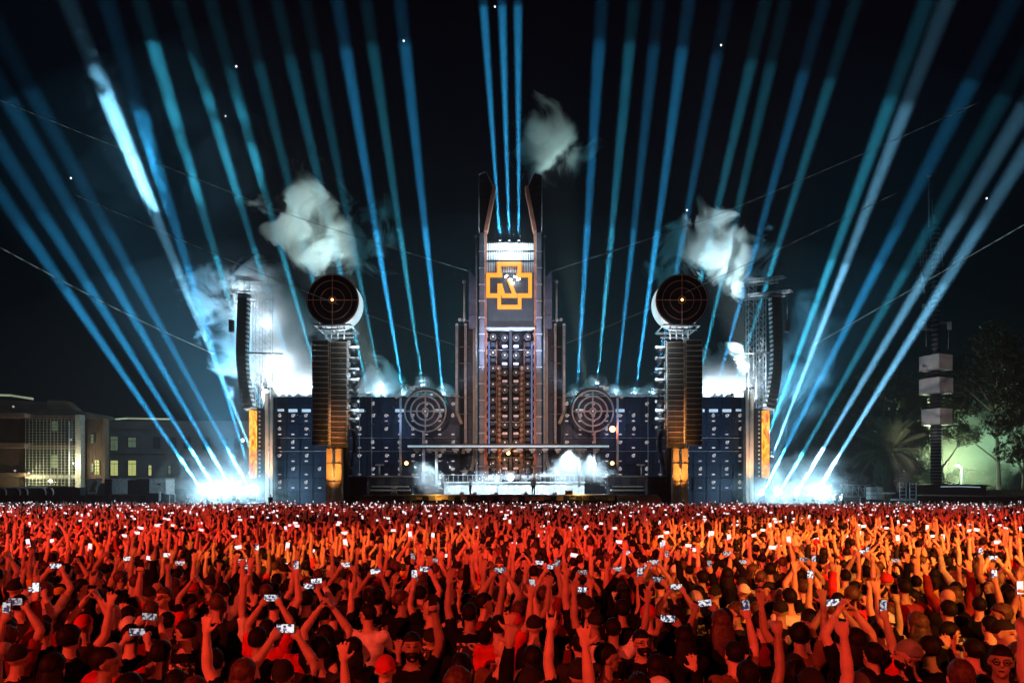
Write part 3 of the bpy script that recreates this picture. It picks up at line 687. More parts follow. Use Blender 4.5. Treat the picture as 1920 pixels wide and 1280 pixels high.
    def arm(b, xa, ya, xb, yb, hgt):
        for dz, dy in ((0,0),(hgt,0),(0,1.6),(hgt,1.6)):
            b.tube(P(qo(xa),ya+dz,Y4-0.5)+Vector((0,dy,0)), P(qo(xb),yb+dz,Y4-0.5)+Vector((0,dy,0)), 0.085, n=6)
        n = 9
        for k in range(n):
            t = k/(n-1); p = P(qo(xa+(xb-xa)*t), ya+(yb-ya)*t, Y4-0.5)
            b.tube(p, p+Vector((0,1.6,0)), 0.05, n=4); b.tube(p, p+Vector((0.3,0,-hgt/F*Y4)), 0.045, n=4)
    one('cross_arm', M['alu'], lambda b: arm(b, 441, 517, 508, 524, 5), rt)
    one('cross_arm', M['alu'], lambda b: arm(b, 428, 543, 507, 551, 5), rt)
    one('chain', M['steel_dark'], lambda b: [b.tube(P(qo(x),524,Y4),P(qo(x),545,Y4),0.03,n=4) for x in (444,458,468)], rt)
    one('stay_pipe', M['steel_dark'] if s<0 else M['alu'], lambda b: b.tube(P(qo(466),661,Y4-0.3),P(qo(531),663,Y4-0.3),0.10,n=6), rt)
    one('lower_frame', M['steel_dark'], lambda b: (b.pbox(min(qo(482),qo(497)),765,max(qo(482),qo(497)),948,Y4+0.6,0.5),), rt)
    def fx(b):
        for y in range(772, 895, 8): b.cbox(P(qo(486),y,Y4+0.4),(0.28,0.2,0.22))
    one('edge_light', M['alu'], fx, rt)
    la = thing('hanging_speakers', P(qo(455), 768, 82.5), f'long curved black hanging speaker column on the {SN} truss tower', 'speaker array', 'curved hanging speaker columns')
    cb = MB(); cb.cbox((0,0.3,0),(1.25,0.9,0.56)); cb.cbox((0,-0.17,0.24),(1.25,0.05,0.05)); cb.cbox((-0.45 if s<0 else 0.45,-0.16,0),(0.2,0.06,0.36)) 
    mec = cb.mesh('speaker_cabinet'); mec.materials.append(M['cabinet'])
    wb = MB(); wb.cbox((0,0,0),(0.26,0.5,0.24)); mew = wb.mesh('side_bracket'); mew.materials.append(M['alu'])
    N = 24
    for k in range(N):
        t = k/(N-1)
        x = 456 - 7*math.sin(t*2.2)*0.5 + (13*max(0,(t-0.45)/0.55)**2.0); y = 561+200*t
        tl = rad(-2 + 22*max(0,t-0.4)**1.5/0.46)*(-1 if s<0 else 1)*0.7
        o_ = put('speaker_cabinet', mec, la, P(qo(x), y, 82.3), (rad(-2-t*8), -tl*-1, 0))
        put('side_bracket', mew, o_, P(qo(x+10.2), y, 82.2))
    one('hang_frame', M['steel_dark'], lambda b: (b.cbox(P(qo(458),554,82.4),(1.3,0.9,0.25)), b.tube(P(qo(458),553,82.4),P(qo(458),548,83.5),0.06,n=5), b.tube(P(qo(443),551,82.4),P(qo(446),562,82.4),0.06,n=5)), la)
    bx = thing('hanging_box', P(qo(434), 622, 82), f'small dark box hanging outside the {SN} speaker column', 'box')
    one('case', M['steel_dark'], lambda b: b.cbox(P(qo(434),611,82),(0.5,0.5,1.4)), bx); one('wire', M['alu'], lambda b: b.tube(P(qo(434),548,82.6),P(qo(434),600,82),0.025,n=4), bx)
    sc_ = thing('flame_screen', P(qo(475), 897, 83), f'narrow upright orange glowing screen below the {SN} hanging speakers', 'screen', 'orange side screens')
    def fs(b):
        a = P(qo(467),768,82.5); c_ = P(qo(482),768,83.6); z0 = Z(897,83)
        b.v += [(a.x,a.y,z0),(c_.x,c_.y,z0+0.2),(c_.x,c_.y,a.z),(a.x,a.y,a.z),(a.x,a.y+0.4,z0),(c_.x,c_.y+0.4,z0+0.2),(c_.x,c_.y+0.4,a.z),(a.x,a.y+0.4,a.z)]
        for f in ((0,1,2,3),(5,4,7,6),(4,0,3,7),(1,5,6,2),(3,2,6,7),(4,5,1,0)): b.f.append(f); b.sm.append(False)
    one('panel', M['flame'], fs, sc_); one('frame', M['steel_dark'], lambda b: b.tube(P(qo(483.5),766,83.6),P(qo(483.5),900,83.6),0.10,n=6), sc_)
    add_light('SPOT', (X(qo(512),84), 80.5, 0.8), 0.9e4, (1.0,0.55,0.22), 'pillar_uplight', P(qo(506), 860, 84), 0.25, 26, 0.9)

# stage structure wash lights along the wall
for x in (560, 735, 1180, 1350):
    add_light('SPOT', P(x, 775, 78.5), 0.6e3, (0.30,0.55,1.0), 'wall_wash', P(x, 810, 86), 0.4, 120, 1.0)
for s in (-1, 1):
    xx = 452 if s < 0 else 1458
    add_light('SPOT', P(xx, 905, 80.5), 4.5e4, (0.80,0.93,1.0), 'added_truss_spot', P(xx+28*(-s)*1, 600, 84), 0.3, 30, 0.9)  # unseen spot added so the lattice tower shows white

# ------------------------------------------------------------------ deck, canopy, furniture on stage
deck = thing('stage_deck', P(957, 948, 72), 'low wide stage deck with patchy fascia in front of the tower', 'stage')
one('deck_floor', M['white_paint'], lambda b: b.box((X(682,70), 70, Z(927,70)-0.25), (X(1232,70), 84.5, Z(927,70))), deck)
one('deck_edge', M['steel'], lambda b: b.box((X(682,70), 69.93, Z(928.5,70)), (X(1232,70), 69.995, Z(926.6,70))), deck)
fc = ['tan','concrete','black','pylon','blade','concrete','black','panel','tan','steel_dark']
for i in range(46):
    x = 684+12*i
    if x > 1228: break
    one('fascia_panel', M[fc[(i*7+i//3) % len(fc)]], lambda b: b.box((X(x+0.2,70), 69.96+0.02*(i%3), Z(938 if i%4 else 936,70)), (X(x+11.8,70), 70.1, Z(928.8,70))), deck)
one('under_deck', M['black'], lambda b: b.box((X(684,70), 70.15, 0), (X(1230,70), 84, Z(931,70))), deck)
for s in (-1, 1):
    def q(x): return x if s < 0 else 1914-x
    wg = thing('side_platform', P(q(735), 927, 76), f'raised silvery side platform on the {"left" if s<0 else "right"} of the stage', 'platform')
    def r_(b, xa, xb, ya, yb, YY, d): b.pbox(min(q(xa),q(xb)), ya, max(q(xa),q(xb)), yb, YY, d)
    one('top_slab', M['steel'], lambda b: r_(b, 686, 776, 891, 894, 76, 4), wg)
    for k in range(6): one('front_panel', M['pylon' if k%2 else 'blade'], lambda b: r_(b, 692+14*k, 705.4+14*k, 895, 909, 76.2+0.03*(k%2), 0.3), wg)
    one('step', M['alu'], lambda b: (r_(b, 696, 765, 910, 913, 75.6, 0.7), r_(b, 692, 768, 917, 920, 75.0, 0.8)), wg)
    one('backing', M['black'], lambda b: r_(b, 690, 772, 893, 927, 76.9, 2.5), wg)
    bl = one('side_ramp', M['tan' if s>0 else 'blade'], lambda b: b.prism([(X(q(x),69.6),Z(y,69.6)) for x, y in ((668,948),(754,948),(757,930),(690,930),(678,932))], 69.4, 69.7), deck)
    tl = thing('tee_lamp', P(q(712), 891, 77), f'T shaped lamp stand on the {"left" if s<0 else "right"} side platform', 'lamp stand')
    one('stem', M['alu'], lambda b: b.tube(P(q(712),891,77),P(q(712),872,77),0.09), tl); one('bar', M['alu'], lambda b: b.cbox(P(q(712),871,77),(0.95,0.3,0.16)), tl)
bwl = thing('white_bowl', P(739, 927, 72), 'white bowl shaped burner on a stand at the left of the stage', 'burner')
one('bowl', M['white_paint'], lambda b: b.tube(P(739,915,72),P(739,910,72),0.25,0.55,n=16), bwl); one('stand', M['steel'], lambda b: [b.tube(P(739,915,72),P(739+dx,927,72),0.04,n=5) for dx in (-6,0,6)], bwl)
cn = thing('stage_canopy', P(952, 927, 77), 'long silvery canopy beam on posts across the stage', 'canopy')
one('beam', M['steel_dark'], lambda b: b.pbox(763, 833, 1143, 839.5, 77, 1.4), cn)
one('top_edge', M['steel_dark'], lambda b: b.pbox(762, 831.3, 1144, 832.8, 76.9, 1.6), cn)
one('edge_light', M['strip_lamp'], lambda b: b.pbox(764, 834.5, 1142, 838, 76.93, 0.05), cn)
for x in (818.5, 1086):
    one('post', M['alu'], lambda b: b.tube(P(x,840,77.6),P(x,912,77.6),0.15,n=10), cn); one('bracket', M['alu'], lambda b: b.cbox(P(x,843,77.6),(0.9,0.4,0.3)), cn)
cl = MB(); cl.cbox((0,0,0),(0.7,0.5,0.25)); cl.tube((0,0,-0.1),(0,0,-0.35),0.15,0.2,n=8); me_cl = cl.mesh('canopy_lamp'); me_cl.materials.append(M['alu'])
for x in range(782, 1140, 24): put('canopy_lamp', me_cl, cn, P(x, 842.5, 77.8))
for x, e in ((790,2200),(850,2600),(905,2600),(957,2400),(1010,3200),(1065,4200),(1118,3000)):
    add_light('SPOT', P(x, 845, 77.2), e*1.6, (0.62,0.86,1.0), 'canopy_spot', P(x, 926, 76), 0.3, 120, 0.9)
# riser at the back with the drums
rs = thing('drum_riser', P(957, 927, 79), 'long white lit riser across the back of the stage', 'riser')
for i in range(24):
    x = 832+11*i
    one('riser_panel', M['white_paint'] if i % 3 else M['alu'], lambda b: b.pbox(x, 905, x+10.6, 927, 79+0.03*(i%2), 0.2), rs)
one('riser_top', M['alu'], lambda b: b.pbox(830, 902.5, 1097, 905, 78.9, 3), rs)
one('riser_body', M['black'], lambda b: b.pbox(832, 905.2, 1095, 927, 79.3, 2.4), rs)
one('railing', M['alu'], lambda b: (b.tube(P(830,890,79),P(905,890,79),0.035,n=5), b.tube(P(1005,890,79),P(1095,890,79),0.035,n=5), [b.tube(P(x,890,79),P(x,903,79),0.03,n=5) for x in list(range(832,906,9))+list(range(1005,1096,9))]), rs)
dk = thing('drum_kit', P(957, 903, 80), 'gleaming drum kit with cymbals on the riser before the tower', 'drum kit')
zf = Z(902.5,80)
for k, (x, r_, hh_, l_) in enumerate(((-0.75,.33,.55,.55),(0.75,.33,.55,.55),(-1.5,.36,.45,.6),(1.6,.38,.45,.6),(-0.35,.24,1.05,.3),(0.35,.24,1.05,.3),(-2.3,.3,.5,.5),(2.4,.3,.5,.5))):
    dr = one('drum', M['white_paint'], lambda b: b.tube((X(957,80)+x,79.6,zf+hh_-l_/2),(X(957,80)+x,79.6,zf+hh_+l_/2),r_,n=14), dk)
    one('drum_rim', M['alu'], lambda b: (b.ring((X(957,80)+x,79.6,zf+hh_+l_/2),r_,0.03,(0,0,1),16,5), b.ring((X(957,80)+x,79.6,zf+hh_-l_/2),r_,0.03,(0,0,1),16,5)), dr)
for x, z in ((-2.6,1.7),(-1.9,1.45),(-1.15,1.75),(1.1,1.8),(1.9,1.5),(2.7,1.7),(-0.6,1.95),(0.7,1.95)):
    cyb = one('cymbal', M['copper'], lambda b: b.tube((X(957,80)+x,79.4,zf+z),(X(957,80)+x,79.42,zf+z+0.03),0.32,0.06,n=16), dk)
    one('stand', M['alu'], lambda b: b.tube((X(957,80)+x,79.4,zf),(X(957,80)+x,79.4,zf+z),0.025,n=5), cyb)
bd = one('bass_drum', M['white_paint'], lambda b: b.tube((X(957,80),79.2,zf+.5),(X(957,80),78.9,zf+.5),.5,n=20), dk)
for x, y in ((866,921),(890,924),(930,924),(985,924),(1040,922),(1066,921)):
    mo = thing('floor_monitor', P(x, 927, 71.5), f'{ordn[[866,890,930,985,1040,1066].index(x)]} wedge floor monitor from the left on the stage edge' , 'monitor', 'stage floor monitors')
    one('wedge', M['steel_dark'], lambda b: b.prism([(X(x-4,71.5),Z(927,71.5)),(X(x+4,71.5),Z(927,71.5)),(X(x+3,71.5),Z(922,71.5)),(X(x-3,71.5),Z(923,71.5))],71.2,71.9), mo)
    one('grille', M['steel'], lambda b: b.pbox(x-2.6, 923.6, x+2.6, 926.4, 71.16, 0.03), mo)
rb = thing('road_case', P(1066, 927, 70.8), 'small red framed case at the right front of the stage', 'case')
one('case', M['black'], lambda b: b.pbox(1060, 920, 1073, 926.8, 70.8, 0.5), rb); one('frame', M['red_line'], lambda b: b.path([P(1060,927,70.75),P(1060,919.5,70.75),P(1073,919.5,70.75),P(1073,927,70.75)],0.04), rb)
for x, y, k, lab in ((1148.5,804,'red_lamp','glowing red lamp below the right ring target'),(953,849,'warm_lamp','glowing orange lamp under the canopy at the tower foot'),(762,868,'warm_lamp','small orange lamp at the foot of the left pole'),(1148,868,'warm_lamp','small orange lamp at the foot of the right pole')):
    t = thing('stage_lamp', P(x, y, 81), lab, 'lamp'); one('bulb', M[k], lambda b: b.ball(P(x,y,81),0.22 if k!='red_lamp' else 0.34,10,7), t); one('housing', M['black'], lambda b: b.tube(P(x,y,81.5),P(x,y,81.15),0.3,n=10), t)
glow(1148.5, 804, 80.4, 150, (1.0,0.16,0.04), .2); glow(953, 849, 80, 260, (1,.4,.1), .2)
for x in (817, 1086): add_light('POINT', P(x, 925, 69.2), 90, (1.0,0.50,0.08), 'edge_lamp', size=0.15)
# floor light racks
for x0, x1, lab in ((345,490,'left low light rack platform beside the fence'),(1415,1565,'right low light rack platform beside the scaffolding')):
    fr = thing('light_rack', P((x0+x1)/2, 945, 78), lab, 'light rack')
    one('deck', M['alu'], lambda b: b.pbox(x0, 942, x1, 944, 77.4, 1.6), fr)
    one('skirt', M['black'], lambda b: b.pbox(x0, 944, x1, 951, 77.6, 1.2), fr)
    one('post', M['alu'], lambda b: [b.tube(P(x,944,77.4),P(x,951,77.4),0.05,n=5) for x in np.linspace(x0,x1,8)], fr)

# ------------------------------------------------------------------ cables
def cable(pts, r, lab, m='cable'):
    a = [P(*p) for p in pts]
    b = MB()
    full = []
    for i in range(len(a)-1):
        for t in np.linspace(0, 1, 7, endpoint=False): full.append(a[i].lerp(a[i+1], t))
    full.append(a[-1])
    sm = full[:]
    for _ in range(12):
        sm = [sm[0]] + [(sm[i-1]+sm[i]*2+sm[i+1])/4 for i in range(1, len(sm)-1)] + [sm[-1]]
    b.path(sm, r, 5)
    tag(b.build('cable', M[m]), lab, 'cable', 'steel cables strung over the crowd')
M['cable_bright'] = mat('cable_bright', (0.75,0.72,0.66), 0.4)
M['cable'] = mat('cable', (0.22, 0.21, 0.20), 0.5, 0.3)
cable([(-60,430,34),(0,465,38),(240,592,60),(400,663,84)], 0.035, 'bright cable sloping down to the left truss tower', 'cable_bright')
cable([(-20,180,40),(87,223,46),(271,297,56),(494,385,68),(602,424,74),(881,509,82)], 0.03, 'upper thin cable from the left edge to the tower shoulder')
cable([(140,365,46),(214,396,50),(429,488,62),(641,575,72.8),(853,647,82)], 0.03, 'lower thin cable passing the left black disc to the tower')
cable([(1034,509,82),(1325,412,72),(1433,367,67),(1639,280,56),(1840,190,46)], 0.03, 'upper thin cable from the tower shoulder to the upper right')
cable([(1058,645,82),(1207,585,76),(1470,463,64),(1691,357,52)], 0.03, 'lower thin cable from the tower past the right black disc')
cable([(1529,645,84),(1740,525,60),(1916,424,40),(1990,380,33)], 0.035, 'bright cable rising to the right edge before the antenna mast', 'cable_bright')

# ------------------------------------------------------------------ left buildings
BY = 104.0
b1 = thing('glass_building', P(95, 915, BY), 'three storey glass fronted building with a white corner column at the left edge', 'building')
one('wall', M['facade'], lambda b: b.pbox(-120, 782, 148, 912, BY+2.0, 3), b1)
one('wall_return', M['facade'], lambda b: b.pbox(150, 786, 196, 905, BY+1.5, 1.2), b1)
one('corner_column', M['pale_band'], lambda b: b.pbox(141, 777, 151.5, 913, BY, 1.0), b1)
one('side_column', M['facade'], lambda b: b.pbox(192, 784, 197.5, 896, BY+0.3, 0.8), b1)
for y0, y1 in ((778,785),(834,841.5),(890,896)):
    fb = one('floor_band', M['pale_band'] if y0 > 880 else M['facade'], lambda b: b.pbox(46, y0, 141, y1, BY+0.1, 1.5), b1)
    one('floor_band', M['facade'], lambda b: b.pbox(-120, y0-4, 46, y1-3, BY-1.0, 2.5), b1)
    one('joint', M['steel_dark'], lambda b: [b.pbox(x, y0, x+0.8, y1, BY+0.07, 0.05) for x in range(54,140,13)], fb)
for j, (ya, yb) in enumerate(((785.5,833.5),(842,889.5),(896.5,911))):
    for i in range(7):
        xa = 47+13.4*i
        one('window_pane', M['glass_dark'], lambda b: b.pbox(xa, ya, xa+12.6, yb, BY+0.9, 0.08), b1)
one('mullion', M['pale_band'], lambda b: [b.tube(P(x,785,BY-0.1),P(x,911,BY-0.1),0.035,n=4) for x in np.arange(48,141,6.7)], b1)
one('transom', M['pale_band'], lambda b: [b.tube(P(47,y,BY-0.1),P(141,y,BY-0.1),0.025,n=4) for y in np.arange(789,911,5.2)], b1)
one('drain_pipe', M['white_paint'], lambda b: b.tube(P(130,790,BY-0.3),P(130,912,BY-0.3),0.10,n=6), b1)
one('mullion', M['facade'], lambda b: [b.tube(P(x,787,BY+1.2),P(x,897,BY+1.2),0.035,n=4) for x in np.arange(154,192,5.3)], b1)
for x0,x1,y0,y1,k in ((97,107,790,808,'win_green'),(96,107,853,876,'win_green'),(178,186,862,889,'win_yellow'),(170,176,814,832,'win_green'),(170,175,869,884,'win_green')):
    wf = one('lit_window', M[k], lambda b: b.pbox(x0, y0, x1, y1, BY+(0.84 if x1<140 else 1.3), 0.1), b1)
    one('sash', M['steel_dark'], lambda b: [b.pbox(x0, y, x1, y+0.8, BY+(0.80 if x1<140 else 1.26), 0.05) for y in np.arange(y0+5,y1,6)], wf)
one('roof', M['concrete'], lambda b: b.prism([(X(x,BY),Z(y,BY)) for x, y in ((-120,782),(197,784),(190,777),(120,765),(-120,765))], BY+1, BY+3), b1)
one('roof_house', M['facade'], lambda b: b.prism([(X(x,BY),Z(y,BY)) for x, y in ((62,765.5),(119,765.5),(96,746),(64,745))], BY+3, BY+5), b1)
one('roof_house', M['facade_grey'], lambda b: b.prism([(X(x,BY),Z(y,BY)) for x, y in ((-120,765.5),(60,765.5),(60,748),(-120,741))], BY+3, BY+5), b1)
one('roof_light', M['roof_light'], lambda b: b.path([P(-60,739,BY+2.5),P(20,741,BY+2.5),P(62,747.5,BY+2.5)], 0.16, 6), b1)
for x, y in ((25,762),(28,882),(54,886),(133,824),(137,868)):
    lw = one('wall_light', M['soft_lamp'], lambda b: b.ball(P(x,y,BY-0.4), 0.16, 8, 5), b1)
add_light('POINT', P(137,868,BY-1.5), 400, (0.9,0.9,0.6), 'wall_lamp', size=0.2); add_light('POINT', P(54,900,BY-1.5), 500, (0.9,0.9,0.5), 'wall_lamp', size=0.2)
add_light('POINT', P(90,905,BY-4), 700, (0.95,0.95,0.55), 'wall_lamp', size=0.3)
b2 = thing('office_block', P(300, 915, BY+8), 'long grey two storey block with lit yellow windows behind the beams', 'building')
Y2 = BY+8
one('wall', M['facade_grey'], lambda b: b.pbox(198, 789, 470, 915, Y2, 14), b2)
one('parapet', M['facade_grey'], lambda b: b.pbox(198, 800, 330, 804, Y2-0.5, 0.5), b2)
one('cornice', M['facade_grey'], lambda b: (b.pbox(198, 846, 470, 850, Y2-0.4, 0.4), b.pbox(198, 894, 470, 897, Y2-0.4, 0.4)), b2)
one('roof_light', M['roof_light'], lambda b: b.path([P(198,787,Y2-0.8),P(238,784,Y2-0.8),P(318,785.5,Y2-0.8)], 0.14, 6), b2)
for x0,x1,y0,y1,k in ((207,221,818,844,'win_green'),(240,255,820,838,'win_green'),(207,221,863,891,'win_yellow'),(240,255,863,891,'win_yellow'),(278,284,872,891,'win_yellow'),(315,320,873,888,'win_green'),(288,300,820,840,'glass_dark'),(318,330,820,840,'glass_dark'),(345,357,820,840,'glass_dark'),(345,357,864,888,'glass_dark'),(380,392,822,842,'glass_dark'),(380,392,864,888,'glass_dark'),(415,427,822,842,'glass_dark'),(415,427,864,888,'glass_dark'),(440,450,822,842,'glass_dark')):
    wn = one('window', M['steel_dark'], lambda b: b.pbox(x0-1, y0-1, x1+1, y1+1, Y2-0.10, 0.15), b2)
    nx = 2 if x1-x0 > 8 else 1
    for i in range(nx):
        wd = (x1-x0)/nx
        one('pane', M[k], lambda b: b.pbox(x0+wd*i+0.4, y0+6.5, x0+wd*(i+1)-0.4, y1, Y2-0.16, 0.05), wn)
    one('pane', M[k], lambda b: b.pbox(x0+0.4, y0, x1-0.4, y0+5.5, Y2-0.16, 0.05), wn)
sl_ = thing('street_lamp', P(455, 915, 98), 'small white street lamp glowing left of the orange screen', 'street lamp')
one('pole', M['steel_dark'], lambda b: b.tube(P(455,915,98),P(455,828,98),0.06,n=6), sl_); one('lamp', M['white_lamp'], lambda b: b.ball(P(455,825,98),0.2,8,6), sl_)
glow(455,825,97.3,60,(1,1,.8),.2)
# containers, mural panel, fence on the left
c1 = thing('white_container', P(259, 927, 93), 'pale site container with a dark opening left of the floor lights', 'container')
one('body', M['white_paint'], lambda b: (b.pbox(209,897,237,926,93,2.4), b.pbox(280,897,311,926,93,2.4)), c1)
one('opening', M['black'], lambda b: b.pbox(237.2,900,279.8,926,93.3,2.0), c1); one('roof_edge', M['steel'], lambda b: b.pbox(208,895.2,312,896.8,92.9,2.6), c1)
one('vent', M['steel_dark'], lambda b: b.pbox(295,906,301,909,92.95,0.1), c1)
mu = thing('mural_panel', P(178, 927, 92), 'cream and brown painted hoarding panel beside the pale container', 'hoarding')
one('board', M['pale_band'], lambda b: b.prism([(X(x,92),Z(y,92)) for x, y in ((164,897),(193,897),(189,905),(183,912),(180,926),(164,926))], 92, 92.15), mu)
one('figure', M['facade'], lambda b: b.prism([(X(x,92),Z(y,92)) for x, y in ((168,922),(172,908),(178,900),(183,903),(178,915),(180,922))], 91.95, 91.99), mu)
one('backing', M['black'], lambda b: b.pbox(196,898,208,927,92,0.3), mu)
cp = thing('covered_walkway', P(60, 930, 90), 'dark covered walkway with curved pale ribs at the lower left', 'walkway')
one('roof', M['steel_dark'], lambda b: b.pbox(-100,913,150,930,90.5,3), cp)
for x in (10,36,50,84,98): one('rib', M['white_paint'], lambda b: b.path([P(x-4,914,90.4),P(x,917,90.3),P(x+2,922,90.3),P(x+1.5,928,90.4)],0.10,5), cp)
one('gutter', M['alu'], lambda b: b.tube(P(-100,913.5,90.3),P(88,913.5,90.3),0.07,n=5), cp)
M['fence'] = mat('fence', (0.03, 0.03, 0.032), 0.7)
fe = thing('black_fence', P(150, 952, 86), 'long black site fence behind the crowd at the left', 'fence')
for i in range(22):
    x = -140+23*i
    if x > 318: break
    pnl = one('fence_panel', M['fence'], lambda b: b.pbox(x+0.4, 928, x+22.6, 955, 86, 0.08), fe)
    one('post', M['steel_dark'], lambda b: b.tube(P(x,926,85.9),P(x,955,85.9),0.05,n=5), fe)
wb_ = thing('white_post_panel', P(299, 940, 85), 'narrow white panel standing at the end of the black fence', 'panel')
one('panel', M['white_paint'], lambda b: b.pbox(297.5,922,301,940,85,0.1), wb_); one('foot', M['steel_dark'], lambda b: b.pbox(296,940,303,941.5,84.9,0.4), wb_)
dc = thing('dark_case_stack', P(286, 945, 85.5), 'black equipment crates stacked by the white panel', 'crates')
one('crate', M['black'], lambda b: b.pbox(272,924,296,945,85.3,1.5), dc); one('crate', M['black'], lambda b: b.pbox(302,926,318,945,85.3,1.5), dc)
jb = thing('jib_arm', P(345, 940, 79), 'thin camera crane arm slanting over the left floor lights', 'camera crane')
one('arm', M['steel_dark'], lambda b: b.tube(P(335,928,79),P(412,906,79),0.06,n=5), jb); one('frame', M['alu'], lambda b: b.path([P(318,926,79),P(318,943,79),P(328,943,79),P(328,926,79),P(318,926,79)],0.05,5), jb)

# ------------------------------------------------------------------ right side: trees, palm, mast, sheds
leafq = MB()
def make_tree(name, label, base, hgt, blobs, trunk_r, bark, seed, n_leaf, lean=0.0, leafsize=0.45):
    rnd = random.Random(seed)
    t = thing(name, base, label, 'tree', 'trees behind the right of the stage')
    tb = MB(); base = Vector(base)
    top = base + Vector((lean, 0, hgt*0.86)); pts = []
    for k in range(8):
        u = k/7; pts.append(base.lerp(top, u) + Vector((math.sin(u*3+seed)*0.3, math.cos(u*4+seed)*0.3, 0)))
    for k in range(7): tb.tube(pts[k], pts[k+1], trunk_r*(1-k*0.12), trunk_r*(1-(k+1)*0.12), n=8)
    for (bx, by, bz, br) in blobs:
        c = base + Vector((bx, by, bz)); s0 = pts[min(6, max(1, int((bz-br*0.8)/hgt*7)))]
        mid = s0.lerp(c, 0.5) + Vector((0,0,-0.3)); tb.tube(s0, mid, trunk_r*0.4, trunk_r*0.25, n=6); tb.tube(mid, c, trunk_r*0.25, trunk_r*0.08, n=6)
    tb.build('trunk', M[bark], t)
    V = []; Fc = []
    tot = sum(b[3]**2 for b in blobs)
    for (bx, by, bz, br) in blobs:
        for _ in range(int(n_leaf*br*br/tot)):
            d = Vector((rnd.gauss(0,1), rnd.gauss(0,1), rnd.gauss(0,1))).normalized()
            r_ = br*(rnd.random()**0.45)
            c = Vector((bx, by, bz)) + Vector((d.x*r_*1.1, d.y*r_, d.z*r_*0.75))
            if noise.noise(c*0.55 + Vector((seed,0,0))) < -0.12: continue
            c = c + base
            for q_ in range(2):
                a = Vector((rnd.uniform(-1,1), rnd.uniform(-1,1), rnd.uniform(-1,.4))).normalized()*leafsize*rnd.uniform(.6,1.3)
                b_ = a.cross(Vector((rnd.uniform(-1,1), rnd.uniform(-1,1), rnd.uniform(-1,1)))).normalized()*leafsize*0.35
                k = len(V); V += [tuple(c-a*0.5), tuple(c+b_), tuple(c+a*0.5), tuple(c-b_)]; Fc.append((k,k+1,k+2,k+3))
                c = c + Vector((rnd.uniform(-.3,.3), rnd.uniform(-.3,.3), rnd.uniform(-.3,.3)))
    me = bpy.data.meshes.new('crown'); me.from_pydata([tuple(Vector(v)-base) for v in V], [], Fc); me.materials.append(M['leaf'])
    o = bpy.data.objects.new('crown', me); C.objects.link(o); o.parent = t
TYR = 128.0
def G(px, Y): return Vector((X(px,Y), Y, 0))
make_tree('eucalyptus_tree', 'tall thin-trunked tree with layered crown, right of the antenna mast', G(1872,TYR), 36, [(-3,0,31,2.6),(0,1,34,2.2),(1.5,0,31,2.8),(-5,1,27,3),(-1,-1,28,3.6),(3,0,27,3),(-6.5,0,23,2.4),(-2,1,23.5,3.4),(2.5,0,23,3.2),(-5,0,18.5,2.0),(4,0,19,2.5),(0,0,20,2.2),(-7.5,0,15,1.6)], 0.42, 'bark_pale', 3, 9000)
make_tree('broad_tree', 'dark broad tree cut by the right edge of the photo', G(1925,118), 24, [(0,0,19,4.5),(-3,0,15,3.8),(3,0,14,5),(-2,0,10,3),(2,2,21,3)], 0.5, 'bark', 5, 7000)
make_tree('dark_tree', 'dark round tree close behind the antenna mast', G(1762,138), 30, [(0,0,25,4.5),(-4,0,21,4),(4,1,21,4.3),(0,0,17,4.6),(5,0,14.5,3.2),(-4,0,14,3.2)], 0.5, 'bark', 9, 9000)
make_tree('dark_tree', 'tall dark tree mass behind the palm', G(1655,136), 30, [(0,0,25,5),(-5,0,20,4.6),(5,0,20,4.6),(0,0,16,5.4),(-7,0,14,4),(7,0,14,4),(0,0,10,4.5),(-6,0,8,4),(6,0,8,4)], 0.6, 'bark', 11, 11000)
make_tree('dark_tree', 'lower dark tree between the right floor lights and the palm', G(1585,132), 20, [(0,0,15,4.2),(-4,0,12,3.6),(4,0,12,4),(0,0,8,4.4),(-5,0,6,3.5),(5,0,6,3.5)], 0.5, 'bark', 15, 7000)
# palm
pb = G(1668, 108)
pt = thing('palm_tree', pb, 'bushy palm with drooping spiky fronds left of the antenna mast', 'tree')
one('trunk', M['bark'], lambda b: [b.tube(pb+Vector((0,0,k*0.7)), pb+Vector((0,0,k*0.7+0.72)), 0.55+0.05*(k%2), 0.5, n=10) for k in range(13)], pt)
def frond_mesh(seed, droop):
    rnd = random.Random(seed); b = MB(); L = 6.2; N_ = 22; pts = []
    for k in range(N_+1):
        u = k/N_; pts.append(Vector((L*u*(1-0.12*u*u*droop), 0, L*(0.32*u - droop*0.55*u*u))))
    b.path(pts[::2], 0.04, 4)
    for k in range(2, N_+1):
        p = pts[k]; t_ = (pts[k]-pts[k-1]).normalized(); ln = 1.15*math.sin(math.pi*(0.12+0.8*k/N_))**0.6
        for s in (-1, 1):
            tip = p + Vector((t_.x*ln*0.6, s*ln*0.75, t_.z*ln*0.5 - ln*0.32 + rnd.uniform(-.1,.1)))
            wv = t_*0.06
            b.quad(p-wv, tip, tip+wv*0.4, p+wv)
    me = b.mesh('frond'); me.materials.append(M['frond']); return me
fm = [frond_mesh(1, 0.6), frond_mesh(2, 1.0), frond_mesh(3, 1.5)]
for k in range(84):
    el = rad([62, 35, 8, -18, -42][k % 5] + random.uniform(-8, 8)); az = k*2.39996
    put('frond', fm[0 if k%5 < 2 else (1 if k%5 < 4 else 2)], pt, pb+Vector((0,0,9.2)), (0, -el, az))
